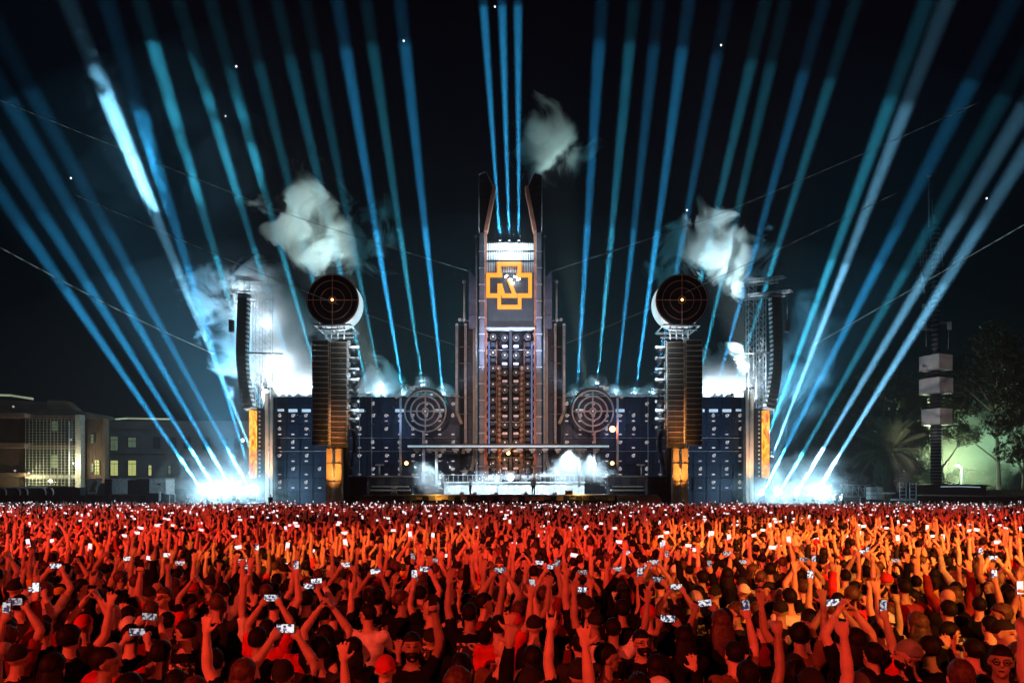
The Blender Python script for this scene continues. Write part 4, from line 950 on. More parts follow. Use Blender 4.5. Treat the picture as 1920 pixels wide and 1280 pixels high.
# antenna mast
MY = 120.0
am = thing('antenna_mast', G(1755,MY), 'tall antenna mast with three stacked pink-white box rings and whip top', 'antenna mast')
one('shaft', M['steel_dark'], lambda b: (b.tube(P(1755,912,MY),P(1755,695,MY),0.88,0.8,n=16), b.tube(P(1755,695,MY),P(1755,600,MY),0.75,0.55,n=14), b.tube(P(1754,600,MY),P(1752,420,MY),0.5,0.42,n=12)), am)
one('spire', M['steel'], lambda b: (b.tube(P(1752,420,MY),P(1751,402,MY),0.3,0.2,n=8), b.tube(P(1751,402,MY),P(1740.5,400,MY),0.0,0.0,n=4) if False else b.tube(P(1742,425,MY),P(1741.5,330,MY),0.14,0.08,n=6), b.cbox(P(1741.5,330,MY),(0.6,0.3,0.25))), am)
for y0, y1, x0, x1 in ((668,694,1729,1780),(711,738,1729,1781),(768,796,1733,1780)):
    hgt = (y1-y0)/F*MY; c_ = P((x0+x1)/2, (y0+y1)/2, MY); sd = (x1-x0)/F*MY/1.33
    rot = Matrix.Rotation(rad(24), 3, 'Z')
    bxx = one('antenna_box', M['antenna'], lambda b: b.cbox(c_, (sd, sd, hgt), rot), am)
    one('box_lid', M['steel'], lambda b: (b.cbox(c_+Vector((0,0,hgt/2+.04)), (sd+.1, sd+.1, .08), rot), b.cbox(c_-Vector((0,0,hgt/2+.04)), (sd+.1, sd+.1, .08), rot)), bxx)
    one('side_panel', M['tan'], lambda b: b.cbox(c_+rot@Vector((sd/2+.03,0,0)), (.06, sd-.2, hgt-.2), rot), bxx)
one('platform', M['steel_dark'], lambda b: [b.tube(P(1755,y,MY),P(1755,y+2,MY),1.35,1.35,n=14) for y in (700,705,745,751,759,800)], am)
for x, y0, y1 in ((1733,603,619),(1780,603,618),(1733,688,698),(1732.5,570,578)):
    one('panel_antenna', M['antenna'], lambda b: b.cbox(P(x,(y0+y1)/2,MY-0.5),(0.6,0.3,(y1-y0)/F*MY)), am)
one('strut', M['steel'], lambda b: [b.tube(P(1733 if k%2 else 1780,y,MY),P(1755,y,MY),0.06,n=4) for k, y in enumerate((604,618,606,617))] + [b.tube(P(1736,618,MY),P(1737,650,MY),0.05,n=4), b.tube(P(1779,618,MY),P(1778,655,MY),0.05,n=4)], am)
one('yagi_antenna', M['steel'], lambda b: [b.tube(P(x0,y0,MY),P(x1,y1,MY),0.06,n=4) for x0,y0,x1,y1 in ((1720,471,1766,468),(1721,491,1766,488),(1730,432,1731,500),(1725,455,1726,500),(1736,450,1737,495),(1766,448,1768,500),(1745,440,1745,470),(1722,480,1745,479),(1748,372,1748,400))], am)
one('tilted_antenna', M['white_paint'], lambda b: b.tube(P(1728,511,MY),P(1733,549,MY),0.16,n=6), am)
one('ladder', M['steel'], lambda b: [b.tube(P(1768+math.sin(y*.5),y,MY-0.9),P(1772,y,MY-0.9),0.05,n=4) for y in range(800,910,4)] + [b.tube(P(1767,800,MY-0.9),P(1767,910,MY-0.9),0.05,n=4)], am)
one('lattice_ring', M['steel'], lambda b: [b.ring(P(1754,y,MY),0.6,0.05,(0,0,1),12,4) for y in range(430,668,9)] + [b.ring(P(1755,y,MY),0.95,0.05,(0,0,1),14,4) for y in range(805,912,6)], am)
sh = thing('dark_shed', P(1785, 930, 112), 'long dark low roofed shed at the foot of the antenna mast', 'shed')
one('body', M['steel_dark'], lambda b: b.pbox(1719,912,1850,935,112,8), sh); one('roof', M['steel_dark'], lambda b: b.prism([(X(x,112),Z(y,112)) for x, y in ((1717,912.2),(1853,912.2),(1846,908.5),(1760,906.5),(1724,908.5))],111.5,120), sh)
one('gutter_light', M['strip_lamp'], lambda b: b.path([P(1764,912,111.4),P(1800,911.5,111.4),P(1838,913,111.4)],0.07,5), sh)
add_light('SPOT', (X(1700,90), 92, 3), 2.2e4, (1.0,0.84,0.80), 'added_mast_spot', P(1745, 735, MY), 0.3, 30, 0.9)  # unseen spot added to brighten the antenna boxes
pwl = thing('pale_wall', P(1885, 931, 114), 'low pale plastered wall at the far right behind the crowd', 'wall')
one('wall_face', M['pale_band'], lambda b: b.pbox(1852,919,2060,930,114,0.5), pwl); one('coping', M['concrete'], lambda b: b.pbox(1851,917.8,2061,919,113.9,0.7), pwl)
sl2 = thing('street_lamp', G(1803,126), 'white street lamp in the green mist right of the antenna mast', 'street lamp')
one('pole', M['alu'], lambda b: b.path([G(1803,126),P(1803,878,126),P(1797,873,126)],0.09,6), sl2); one('lamp', M['white_lamp'], lambda b: b.ball(P(1795,872,126),(0.45,0.25,0.16),8,5), sl2)
glow(1795,875,125.5,1500,(0.6,1,.8),.2)
cable([(1760,868,125),(1795,880,125),(1880,884,125),(1980,880,125)],0.03,'thin black wire sagging beside the right street lamp')
rfn = thing('railing_fence', P(1830, 950, 90), 'fence with a pale top rail behind the crowd at the right', 'fence')
one('top_rail', M['tan'], lambda b: b.tube(P(1720,928,90),P(2060,932,90),0.09,n=6), rfn)
for i in range(14):
    x = 1720+25*i
    one('fence_panel', M['fence'], lambda b: b.pbox(x+0.5,930,x+24.5,955,90,0.06), rfn); one('post', M['steel_dark'], lambda b: b.tube(P(x,929,89.9),P(x,955,89.9),0.05,n=5), rfn)
hb = thing('truss_beam', P(1605, 930, 88), 'grey horizontal truss beam behind the right floor lights', 'truss')
def tbm(b):
    for y in (908,930): b.tube(P(1575,y,88),P(1633,y+1,88),0.06,n=5)
    for k in range(5): b.tube(P(1577+11*k,908,88),P(1588+11*k,930,88),0.04,n=4); b.tube(P(1577+11*k,908,88),P(1577+11*k,930,88),0.04,n=4)
one('lattice', M['steel'], tbm, hb); one('leg', M['steel'], lambda b: (b.tube(P(1578,930,88),P(1578,955,88),0.06,n=5), b.tube(P(1613,930,88),P(1613,955,88),0.06,n=5)), hb)
one('skirt', M['black'], lambda b: b.pbox(1578,932,1640,955,88.2,0.2), hb)
st_ = thing('speaker_stack', P(1643, 950, 86), 'stacked grey boxes beside the right truss beam', 'boxes')
for k in range(3):
    for j in range(2): one('box', M['alu'] if (k+j)%3 else M['steel'], lambda b: b.pbox(1633+11*j,912.5+8*k,1643.4+11*j,919.8+8*k,86,1.2), st_)
one('cart', M['steel_dark'], lambda b: b.pbox(1632,937,1656,955,86,1.2), st_)
sf = thing('scaffold', P(1700, 950, 86), 'white scaffold frame with ladders left of the dark shed', 'scaffold')
one('upright', M['alu'], lambda b: [b.tube(P(x,904,86+dy),P(x,955,86+dy),0.05,n=5) for x in (1687,1699,1706,1718) for dy in (0,1.5)], sf)
one('ledger', M['alu'], lambda b: [b.tube(P(1687,y,86),P(1699,y,86),0.06,n=5) for y in range(906,952,7)] + [b.tube(P(1706,y,86),P(1718,y,86),0.035,n=5) for y in range(906,952,7)], sf)
one('deck', M['white_paint'], lambda b: (b.pbox(1680,934.5,1718,938,85.9,1.2), b.pbox(1657,922.5,1679,925.5,85.9,0.8)), sf)
for si, (x, y) in enumerate(((443,125),(133,334),(757,77),(1352,85),(928,13),(1288,394),(423,218),(1850,372))):
    st = MB(); st.ball(P(x,y,460),0.55 if (x,y)!=(423,218) else .35,6,4); tag(st.build('star', M['star']), 'tiny white star ' + ['above the left truss tower','over the glass building roofs','between the upper left beams near the tower','high above the right disc','at the top edge above the tower','right of the tower level with its horns','faint one left of the puff above the left disc','right of the antenna whip top'][si], 'star', 'stars in the night sky')

# ------------------------------------------------------------------ people
def unit(v): return Vector(v).normalized()
def hand_prims(cap, W, f, n, side, mode, tag_='skin'):
    f = f.normalized(); wv = f.cross(n).normalized(); n = wv.cross(f).normalized()
    # wv: across the palm; thumb on the inner side (towards the body midline)
    th = -wv if (wv.x*side) > 0 else wv
    cap.append(('ell', W+f*0.045, (0.042, 0.017, 0.05), Matrix((wv, n, f)).transposed(), tag_))
    order = [0.030, 0.010, -0.010, -0.030]; ln = [0.070, 0.080, 0.075, 0.058]
    for k in range(4):
        off = th*order[k]; b0 = W + f*0.082 + off
        spread = th*order[k]*(2.6 if mode == 'open' else 0.6)
        dr = (f + spread*4 + n*0.1).normalized()
        if mode == 'open' or (mode == 'horn' and k in (0, 3)) or (mode == 'point' and k == 0):
            m = b0 + dr*ln[k]*0.5; cap.append(('cap', b0, m, 0.0105, 0.0100, tag_)); cap.append(('cap', m, m+(dr+n*0.25).normalized()*ln[k]*0.55, 0.0100, 0.0085, tag_))
        else:
            m = b0 + (f*0.4+n*0.9).normalized()*ln[k]*0.5; cap.append(('cap', b0, m, 0.0108, 0.0102, tag_)); cap.append(('cap', m, m+(n*0.3-f*0.95).normalized()*ln[k]*0.5, 0.0102, 0.009, tag_))
    t0 = W + f*0.028 + th*0.032
    td = (th*0.9+f*0.65+n*0.2) if mode == 'open' else (th*0.2+f*0.8+n*0.7)
    t1 = t0 + td.normalized()*0.038; cap.append(('cap', t0, t1, 0.0130, 0.0115, tag_)); cap.append(('cap', t1, t1+(td+f*0.5).normalized()*0.034, 0.0115, 0.0095, tag_))

def body_prims(pose):
    """pose: dict arms=[(u,f,mode)L,(…)R], yaw, pitch, lean"""
    P_ = []; lean = pose.get('lean', 0.0)
    def L(x, y, z): return Vector((x, y + (z-0.95)*lean if z > .95 else y, z))
    # torso rings as ellipsoid-capped loft
    prof = [(0.80,.150,.112),(0.92,.172,.124),(1.00,.160,.115),(1.10,.150,.108),(1.22,.166,.118),(1.33,.182,.122),(1.40,.176,.106),(1.445,.130,.085),(1.475,.070,.062),(1.50,.056,.056)]
    rings = []
    for z, rx, ry in prof:
        c = L(0, 0, z); rings.append([c + Vector((rx*math.cos(t), ry*math.sin(t), 0)) for t in np.linspace(0, 2*math.pi, 20, endpoint=False)])
    P_.append(('loft', rings, None))
    yaw = pose.get('yaw', 0); pitch = pose.get('pitch', 0)
    neck0 = L(0, 0, 1.46); hc = L(0, 0.012, 1.64)
    R = (Matrix.Rotation(yaw, 3, 'Z') @ Matrix.Rotation(pitch, 3, 'X'))
    hc = hc + R @ Vector((0, 0.012, 0))
    P_.append(('cap', neck0, hc+Vector((0,0,-0.05)), 0.058, 0.054, 'skin'))
    def H(x, y, z): return hc + R @ Vector((x, y, z))
    P_.append(('ell', H(0,-.008,.028), (.076,.094,.094), R, 'skin'))
    P_.append(('ell', H(0,.022,-.045), (.058,.066,.072), R, 'skin'))
    P_.append(('cap', H(0,.092,.008), H(0,.110,-.022), .010, .016, 'skin'))
    P_.append(('cap', H(-.03,.082,.022), H(.03,.082,.022), .013, .013, 'skin'))
    P_.append(('ell', H(0,.078,-.062), (.024,.012,.012), R, 'skin'))
    P_.append(('ell', H(0,.070,-.098), (.022,.018,.018), R, 'skin'))
    for s in (-1, 1):
        P_.append(('ell', H(s*.077,-.008,-.008), (.011,.020,.031), R, 'skin'))
    phone = None; wrists = []
    for i, s in enumerate((-1, 1)):
        u, f, mode = pose['arms'][i]
        u = Vector((u[0]*s, u[1], u[2])).normalized(); f = Vector((f[0]*s, f[1], f[2])).normalized()
        S = L(s*.185, 0, 1.405); 
        if u.z > 0.3: S = S + Vector((-s*.012, 0, .035))
        E_ = S + u*.285; W = E_ + f*.245
        P_.append(('ell', S, (.066,.066,.066), None, 'shirt'))
        P_.append(('cap', L(s*.10,0,1.36), S, .085, .066, 'shirt'))
        m1 = S.lerp(E_, .55)
        P_.append(('cap', S, m1, .058, .050, 'shirt')); P_.append(('cap', m1, E_, .048, .041, 'sleeve'))
        m2 = E_.lerp(W, .3)
        P_.append(('cap', E_, m2, .041, .043, 'fore')); P_.append(('cap', m2, W, .043, .027, 'fore')); P_.append(('cap', W, W+f*.03, .027,.027,'skin'))
        nn = Vector((0, 1, 0.0)) if abs(f.y) < .8 else Vector((0,0,-1))
        if mode == 'clap': nn = Vector((-s, .2, 0)); md = 'open'
        else: md = 'fist' if mode in ('fist','grip') else mode
        hand_prims(P_, W, f, nn, s, md)
        wrists.append((W, f, mode))
    for s in (-1, 1):
        hip = Vector((s*.085, 0, .86)); kn = Vector((s*.11, .02, .48)); an = Vector((s*.12, -.02, .09))
        P_.append(('cap', hip, kn, .095, .062, 'leg')); P_.append(('cap', kn, an, .062, .042, 'leg'))
        P_.append(('cap', an+Vector((0,-.03,-.045)), an+Vector((s*.01,.15,-.055)), .042, .036, 'shoe'))
    grips = [wr for wr in wrists if wr[2] == 'grip']
    if len(grips) == 2:
        c = (grips[0][0]+grips[0][1]*.075 + grips[1][0]+grips[1][1]*.075)/2; phone = (c + Vector((0,.0,.022)), pose.get('portrait', False))
    elif len(grips) == 1:
        c = grips[0][0] + grips[0][1]*.085; phone = (c + Vector((0,.012,.03)), pose.get('portrait', True))
    return P_, hc, R, phone

UP = ((.22,.10,1.0),(-.05,.12,1.0)); UPW = ((.55,.12,.85),(.10,.10,1.0)); DN = ((.16,.0,-1),(.05,.30,-1)); BENT = ((.55,.35,-.15),(-.15,.25,1.0))
PH2 = ((.22,.50,.85),(-.52,.22,.80)); PHF = ((.12,.80,.25),(-.45,.35,.85)); PH1 = ((.30,.35,.90),(-.18,.12,1.0)); CLP = ((.15,.45,.85),(-.60,.15,.85))
FOLD = ((.2,.15,-1),(-.9,.7,.25)); CHK = ((.05,.55,-.55),(-.5,.55,.75))
POSES = {
 'both_up':   dict(arms=[(*UPW,'open'),(*UP,'open')], pitch=.10, text='both arms raised with open hands'),
 'both_up2':  dict(arms=[(*UP,'open'),(*UPW,'open')], pitch=.15, yaw=.25, lean=.05, text='both arms thrown up and head turned'),
 'one_up':    dict(arms=[(*DN,'fist'),(*UPW,'open')], pitch=.08, yaw=-.15, text='one arm raised with open hand'),
 'one_fist':  dict(arms=[(*DN,'fist'),(*UP,'fist')], pitch=.05, yaw=.1, text='one fist raised'),
 'horns':     dict(arms=[(*DN,'fist'),(*UP,'horn')], pitch=.08, text='one hand raised in a horns sign'),
 'bent_up':   dict(arms=[(*DN,'fist'),(*BENT,'open')], yaw=.2, text='one bent arm lifted beside the head'),
 'phone_high':dict(arms=[(*PH2,'grip'),(*PH2,'grip')], pitch=.20, text='both hands holding a phone overhead'),
 'phone_front':dict(arms=[(*PHF,'grip'),(*PHF,'grip')], pitch=.0, text='both hands holding a phone at eye level'),
 'phone_one': dict(arms=[(*DN,'fist'),(*PH1,'grip')], pitch=.12, text='one hand holding a phone high'),
 'clap':      dict(arms=[(*CLP,'clap'),(*CLP,'clap')], pitch=.12, text='hands clapping overhead'),
 'stand':     dict(arms=[(*DN,'fist'),(*DN,'fist')], pitch=.03, text='arms down watching the stage'),
 'stand_side':dict(arms=[(*DN,'fist'),(*CHK,'fist')], yaw=1.25, pitch=.05, text='head turned in profile'),
 'stand_back':dict(arms=[(*DN,'fist'),(*CHK,'fist')], yaw=0.35, pitch=.16, text='face turned back to the camera', face=True),
 'selfie':    dict(arms=[(*DN,'fist'),(*PH1,'grip')], yaw=-.2, pitch=.22, text='facing the camera with a phone raised', face=True),
 'guitar':    dict(arms=[((.35,.5,-.55),(.55,.5,.45),'fist'),((.2,.1,-1),(-.75,.75,.1),'fist')], pitch=-.1, text='playing guitar'),
}
def tri_dist(pt, pr):
    if pr[0] == 'cap':
        a, b = pr[1], pr[2]; ab = b-a; t = max(0, min(1, (pt-a).dot(ab)/max(ab.length_squared, 1e-9)))
        return (pt-(a+ab*t)).length - (pr[3]*(1-t)+pr[4]*t)
    if pr[0] == 'ell':
        q = pt-pr[1]
        if pr[3] is not None: q = pr[3].transposed() @ q
        r = pr[2]; k = math.sqrt((q.x/r[0])**2+(q.y/r[1])**2+(q.z/r[2])**2); return (k-1)*min(r)
    return 1e9
def np_dist(C_, pr):
    if pr[0] == 'cap':
        a = np.array(pr[1]); b = np.array(pr[2]); ab = b-a; t = np.clip(((C_-a)@ab)/max(ab@ab, 1e-9), 0, 1)
        return np.linalg.norm(C_-(a+t[:,None]*ab), axis=1) - (pr[3]*(1-t)+pr[4]*t)
    q = C_-np.array(pr[1]); 
    if pr[3] is not None: q = q @ np.array(pr[3])
    r = np.array(pr[2]); k = np.linalg.norm(q/r, axis=1); return (k-1)*min(pr[2])

def eval_mesh(me, mods, name):
    o = bpy.data.objects.new('tmp', me); C.objects.link(o)
    for kind, kw in mods:
        m = o.modifiers.new(kind, kind)
        for k, v in kw.items(): setattr(m, k, v)
    dg = bpy.context.evaluated_depsgraph_get(); dg.update()
    out = bpy.data.meshes.new_from_object(o.evaluated_get(dg)); out.name = name
    bpy.data.objects.remove(o)
    return out
def arrays(me):
    n = len(me.vertices); V = np.empty(n*3); me.vertices.foreach_get('co', V); V = V.reshape(-1,3)
    me.calc_loop_triangles(); T = np.empty(len(me.loop_triangles)*3, dtype=np.int32); me.loop_triangles.foreach_get('vertices', T)
    return V, T.reshape(-1,3)
def from_arrays(name, V, T, smooth=True, mi=None, mats=()):
    me = bpy.data.meshes.new(name)
    me.vertices.add(len(V)); me.vertices.foreach_set('co', np.ascontiguousarray(V, dtype=np.float32).ravel())
    me.loops.add(len(T)*3); me.loops.foreach_set('vertex_index', np.ascontiguousarray(T, dtype=np.int32).ravel())
    me.polygons.add(len(T)); me.polygons.foreach_set('loop_start', np.arange(0, len(T)*3, 3, dtype=np.int32))
    try: me.polygons.foreach_set('loop_total', np.full(len(T), 3, dtype=np.int32))
    except Exception: pass
    for m in mats: me.materials.append(m)
    if mi is not None: me.polygons.foreach_set('material_index', np.ascontiguousarray(mi, dtype=np.int32))
    me.polygons.foreach_set('use_smooth', np.full(len(T), smooth, dtype=bool))
    me.update(calc_edges=True); me.validate()
    return me
def classify(V, T, prims):
    C_ = V[T].mean(axis=1); best = np.full(len(C_), 1e9); tagn = np.zeros(len(C_), int)
    names = ['skin','shirt','sleeve','fore','leg','shoe']
    for pr in prims:
        if pr[0] == 'loft': continue
        d = np_dist(C_, pr); k = names.index(pr[-1]); m = d < best; best[m] = d[m]; tagn[m] = k
    # torso by position
    tor = (C_[:,2] < 1.452) & (np.abs(C_[:,0]) < .21) & (C_[:,2] > .80) & (best > .012)
    tagn[tor & (C_[:,2] > .93)] = 1; tagn[tor & (C_[:,2] <= .93)] = 4
    return tagn, C_
def sub_mesh(name, V, T, mask, off, Nrm, m, rnd=0.0):
    T2 = T[mask]; ids = np.unique(T2); rm = -np.ones(len(V), int); rm[ids] = np.arange(len(ids))
    V2 = V[ids] + Nrm[ids]*off
    if rnd:
        V2 = V2 + Nrm[ids]*(np.sin(V2[:,2:3]*41+V2[:,0:1]*23)*np.sin(V2[:,0:1]*37+V2[:,1:2]*31)*rnd)
    return from_arrays(name, V2, rm[T2], True, None, (m,))
def dome(kind, seed=0):
    rnd = random.Random(seed); b = MB()
    R = {'short':(.084,.104,.106),'curly':(.100,.116,.118),'cap':(.084,.103,.098),'beanie':(.087,.105,.108),'long':(.090,.108,.106),'bald':(.0,.0,.0)}[kind]
    nu, nv = 20, 14
    c0 = Vector((0,-.012,.032)); V = []; T = []
    for i in range(nv+1):
        ph = math.pi/2 - (math.pi*0.80)*i/nv
        for j in range(nu):
            t = 2*math.pi*j/nu; d = Vector((math.cos(ph)*math.cos(t), math.cos(ph)*math.sin(t), math.sin(ph)))
            k = 1 + (noise.noise(d*(5 if kind!='curly' else 9)+Vector((seed,0,0)))*(.045 if kind in ('short','long') else .12 if kind=='curly' else .008))
            p = c0 + Vector((d.x*R[0]*k, d.y*R[1]*k, d.z*R[2]*k))
            front = d.y > 0.25
            lim = .050 if front else (-.035 if kind in ('short','curly') else .018 if kind in('cap',) else -.005 if kind=='beanie' else -.09)
            if kind in ('cap','beanie'): lim = .042 if front else .012
            if p.z < lim: 
                p.z = lim
                if kind in ('short','curly','long'): p.x *= .93; p.y *= .93
            V.append(tuple(p))
    for i in range(nv):
        for j in range(nu):
            a = i*nu+j; c = i*nu+(j+1)%nu; T.append((a, a+nu, c+nu)); T.append((a, c+nu, c))
    V = np.array(V); T = np.array(T)
    extra = MB()
    if kind == 'long':
        rings = []
        for k in range(8):
            u = k/7; z = .03 - u*.34; w_ = .090+.03*math.sin(u*2.2); y0 = -.075 - .05*u; th = .035+.012*math.sin(u*3)
            rings.append([Vector((w_*math.cos(t)*(1+.06*math.sin(5*t+k)), y0+th*math.sin(t)+(.03*abs(math.cos(t))), z)) for t in np.linspace(0,2*math.pi,16,endpoint=False)])
        extra.loft(rings)
    return V, T, extra
def mb_arrays(b):
    T = []
    for f in b.f:
        for i in range(1, len(f)-1): T.append((f[0], f[i], f[i+1]))
    return np.array(b.v, float), np.array(T, int)
def cat_arrays(lst):
    Vs = []; Ts = []; o = 0
    for V, T in lst:
        if len(V) == 0: continue
        Vs.append(V); Ts.append(T+o); o += len(V)
    return np.concatenate(Vs), np.concatenate(Ts)
HAIR = {}
for k, kind in enumerate(('short','curly','cap','cap_back','beanie','long')):
    V, T, ex = dome(kind.replace('_back',''), k)
    lst = [(V, T)]
    if kind == 'long': lst.append(mb_arrays(ex))
    if kind.startswith('cap'):
        br = MB(); s_ = 1 if kind == 'cap' else -1
        pts0 = [Vector((.075*math.sin(a), s_*(.065+.10*math.cos(a)), .042-.018*math.cos(a))) for a in np.linspace(-1.35,1.35,9)]
        pts1 = [Vector((.075*math.sin(a), s_*.055*math.cos(a)*.9, .050)) for a in np.linspace(-1.35,1.35,9)]
        n = 9
        for p in pts0: br.v.append(tuple(p))
        for p in pts1: br.v.append(tuple(p))
        for p in pts0: br.v.append(tuple(p+Vector((0,0,-.006))))
        for i in range(n-1): br.f.append((i,i+1,n+i+1,n+i)); br.sm.append(True); br.f.append((2*n+i,n+i,n+i+1,2*n+i+1)); br.sm.append(True); br.f.append((i,2*n+i,2*n+i+1,i+1)); br.sm.append(True)
        lst.append(mb_arrays(br))
    Vc, Tc = cat_arrays(lst)
    HAIR[kind] = (Vc, Tc)
M['hat'] = mat('hat', (0.05,0.05,0.05), 0.8, var=0.15, scale=12, objcol=True, spec=0.15)
m_ = bpy.data.materials.new('backprint'); m_.use_nodes = True; nt_ = m_.node_tree; b_ = nt_.nodes['Principled BSDF']; b_.inputs['Roughness'].default_value = .85
tc_ = nt_.nodes.new('ShaderNodeTexCoord'); oi_ = nt_.nodes.new('ShaderNodeObjectInfo'); ad_ = nt_.nodes.new('ShaderNodeVectorMath'); ad_.operation = 'ADD'
nz_ = nt_.nodes.new('ShaderNodeTexNoise'); nz_.inputs['Scale'].default_value = 26; nz_.inputs['Detail'].default_value = 3; cr_ = nt_.nodes.new('ShaderNodeValToRGB')
nt_.links.new(tc_.outputs['Object'], ad_.inputs[0]); nt_.links.new(oi_.outputs['Location'], ad_.inputs[1]); nt_.links.new(ad_.outputs[0], nz_.inputs[0]); nt_.links.new(nz_.outputs[0], cr_.inputs[0]); nt_.links.new(cr_.outputs[0], b_.inputs['Base Color'])
cr_.color_ramp.elements[0].position = .52; cr_.color_ramp.elements[0].color = (.012,.012,.014,1); cr_.color_ramp.elements[1].position = .56; cr_.color_ramp.elements[1].color = (.5,.45,.38,1)
M['backprint'] = m_
M['shoe'] = mat('shoe', (0.02,0.02,0.02), 0.6)
hair_me = {k: from_arrays('hair', V, T, True, None, (M['hat'] if k in ('cap','cap_back','beanie') else M['hair'],)) for k, (V, T) in HAIR.items()}
hair_br = {k: from_arrays('hair', V, T, True, None, (M['hair_brown'],)) for k, (V, T) in HAIR.items() if k in ('short','curly','long')}
ey = MB()
for s in (-1, 1): ey.ball((s*.032,.084,.004),(.013,.009,.007),8,5)
ey.ball((0,.088,-.064),(.022,.008,.007),8,4)
for s in (-1, 1): ey.tube((s*.018,.094,.024),(s*.046,.084,.026),.004,n=5)
me_face = ey.mesh('face_features'); me_face.materials.append(M['eye'])
gl = MB()
for s in (-1, 1): gl.ring((s*.033,.098,.004),.022,.003,(0,1,0),14,4); gl.tube((s*.055,.096,.006),(s*.078,.0,.004),.003,n=4)
gl.tube((-.011,.1,.006),(.011,.1,.006),.003,n=4); me_glas = gl.mesh('glasses'); me_glas.materials.append(M['black'])
bd_ = MB(); bd_.ball((0,.028,-.066),(.060,.066,.062),12,8); me_beard = bd_.mesh('beard'); me_beard.materials.append(M['hair'])

HI = {}; LOD = {1: {}, 2: {}}
for nm, pose in POSES.items():
    prims, hc, R, phone = body_prims(pose)
    b = MB()
    for pr in prims:
        if pr[0] == 'cap':
            b.tube(pr[1], pr[2], pr[3], pr[4], n=10); b.ball(pr[1], pr[3]*0.995, 10, 6); b.ball(pr[2], pr[4]*0.995, 10, 6)
        elif pr[0] == 'ell': b.ball(pr[1], pr[2], 16, 10, pr[3])
        else: b.loft(pr[1])
    raw = b.mesh('raw')
    full = eval_mesh(raw, [('REMESH', dict(mode='VOXEL', voxel_size=0.0105, use_smooth_shade=True))], 'full')
    body = eval_mesh(full, [('DECIMATE', dict(ratio=min(1, 5600/max(1,len(full.polygons)*2))))], 'body')
    V, T = arrays(body); tg, C_ = classify(V, T, prims)
    N_ = np.zeros_like(V); fn = np.cross(V[T[:,1]]-V[T[:,0]], V[T[:,2]]-V[T[:,0]])
    for k in range(3): np.add.at(N_, T[:,k], fn)
    N_ /= np.maximum(np.linalg.norm(N_, axis=1)[:,None], 1e-9)
    cut = C_[:,2] > 0.5
    bme = from_arrays('body', V, T, True, (tg == 5).astype(int), (M['skin'], M['shoe']))
    tee = sub_mesh('shirt', V, T, np.isin(tg, (1,)), .013, N_, M['shirt'], .006)
    lng = sub_mesh('shirt', V, T, np.isin(tg, (1,2,3)), .012, N_, M['shirt'], .005)
    trs = sub_mesh('trousers', V, T, (tg == 4) | ((tg == 1) & (C_[:,2] < .99)), .009, N_, M['trousers'], .003)
    HI[nm] = dict(body=bme, tee=tee, long=lng, trousers=trs, hc=hc, R=R, phone=phone, pose=pose)
    if nm == 'guitar': continue
    for lv, tris in ((1, 520), (2, 170)):
        lo = eval_mesh(full, [('DECIMATE', dict(ratio=tris/max(1, len(full.polygons)*2)))], 'lo')
        V2, T2 = arrays(lo); tg2, C2 = classify(V2, T2, prims)
        keep = C2[:,2] > (0.45 if lv == 1 else 0.85)
        T2 = T2[keep]; tg2 = tg2[keep]; C2 = C2[keep]
        # hair by head-frame position
        q_ = (C2 - np.array(hc)) @ np.array(R)
        hd_ = (np.linalg.norm(q_, axis=1) < .14) & (C2[:,2] > 1.5)
        hairm = hd_ & ((q_[:,2] > .045) | ((q_[:,1] < .0) & (q_[:,2] > -.05)))
        LOD[lv][nm] = (V2, T2, tg2, hairm, phone, hc)
        bpy.data.meshes.remove(lo)
    bpy.data.meshes.remove(full); bpy.data.meshes.remove(raw); bpy.data.meshes.remove(body)
# phones
pr_ = MB(); n_=6
for i in range(n_):
    for j in range(n_):
        def pt(i,j):
            x=(i/n_-.5)*.25; z=1.14+j/n_*.24; return (x, -.1365-.002+ (x/.16)**2*.03 - (.006 if z>1.25 else .0), z)
        pr_.quad(pt(i,j),pt(i+1,j),pt(i+1,j+1),pt(i,j+1))
me_pr = pr_.mesh('shirt_print'); me_pr.materials.append(M['backprint'])
pb_ = MB(); pb_.cbox((0,0,0),(.150,.009,.074)); me_ph = pb_.mesh('phone'); me_ph.materials.append(M['black'])
ps_ = MB(); ps_.quad((-.070,-.0052,-.033),(.070,-.0052,-.033),(.070,-.0052,.033),(-.070,-.0052,.033)); me_ps = ps_.mesh('screen'); me_ps.materials.append(M['phone_screen'])
emb = MB(); emblem(emb, (0,0,0), .105/162, 0, .003); me_emb = emb.mesh('shirt_emblem'); M['print'] = mat('print', (.75,.72,.65), .8); me_emb.materials.append(M['print'])

SHIRTS = [('black',(.006,.006,.007),60),('dark grey',(.028,.028,.03),14),('red',(.50,.03,.03),6),('white',(.62,.60,.58),4),('yellow',(.60,.42,.06),3),('brown',(.14,.08,.05),5),('pale grey',(.30,.29,.28),5),('maroon',(.16,.02,.025),6)]
HATS = [('black',(.015,.015,.015)),('red',(.5,.03,.03)),('grey',(.2,.2,.2)),('white',(.6,.6,.6)),('olive',(.12,.12,.05))]
rnd = random.Random(21)
def wchoice(lst): 
    t = rnd.random()*sum(l[-1] for l in lst)
    for l in lst:
        t -= l[-1]
        if t <= 0: return l
    return lst[-1]
POSE_W = [('both_up',5),('both_up2',4),('one_up',9),('one_fist',8),('horns',5),('bent_up',8),('phone_high',8),('phone_front',6),('phone_one',7),('clap',4),('stand',22),('stand_side',11),('stand_back',5),('selfie',1)]

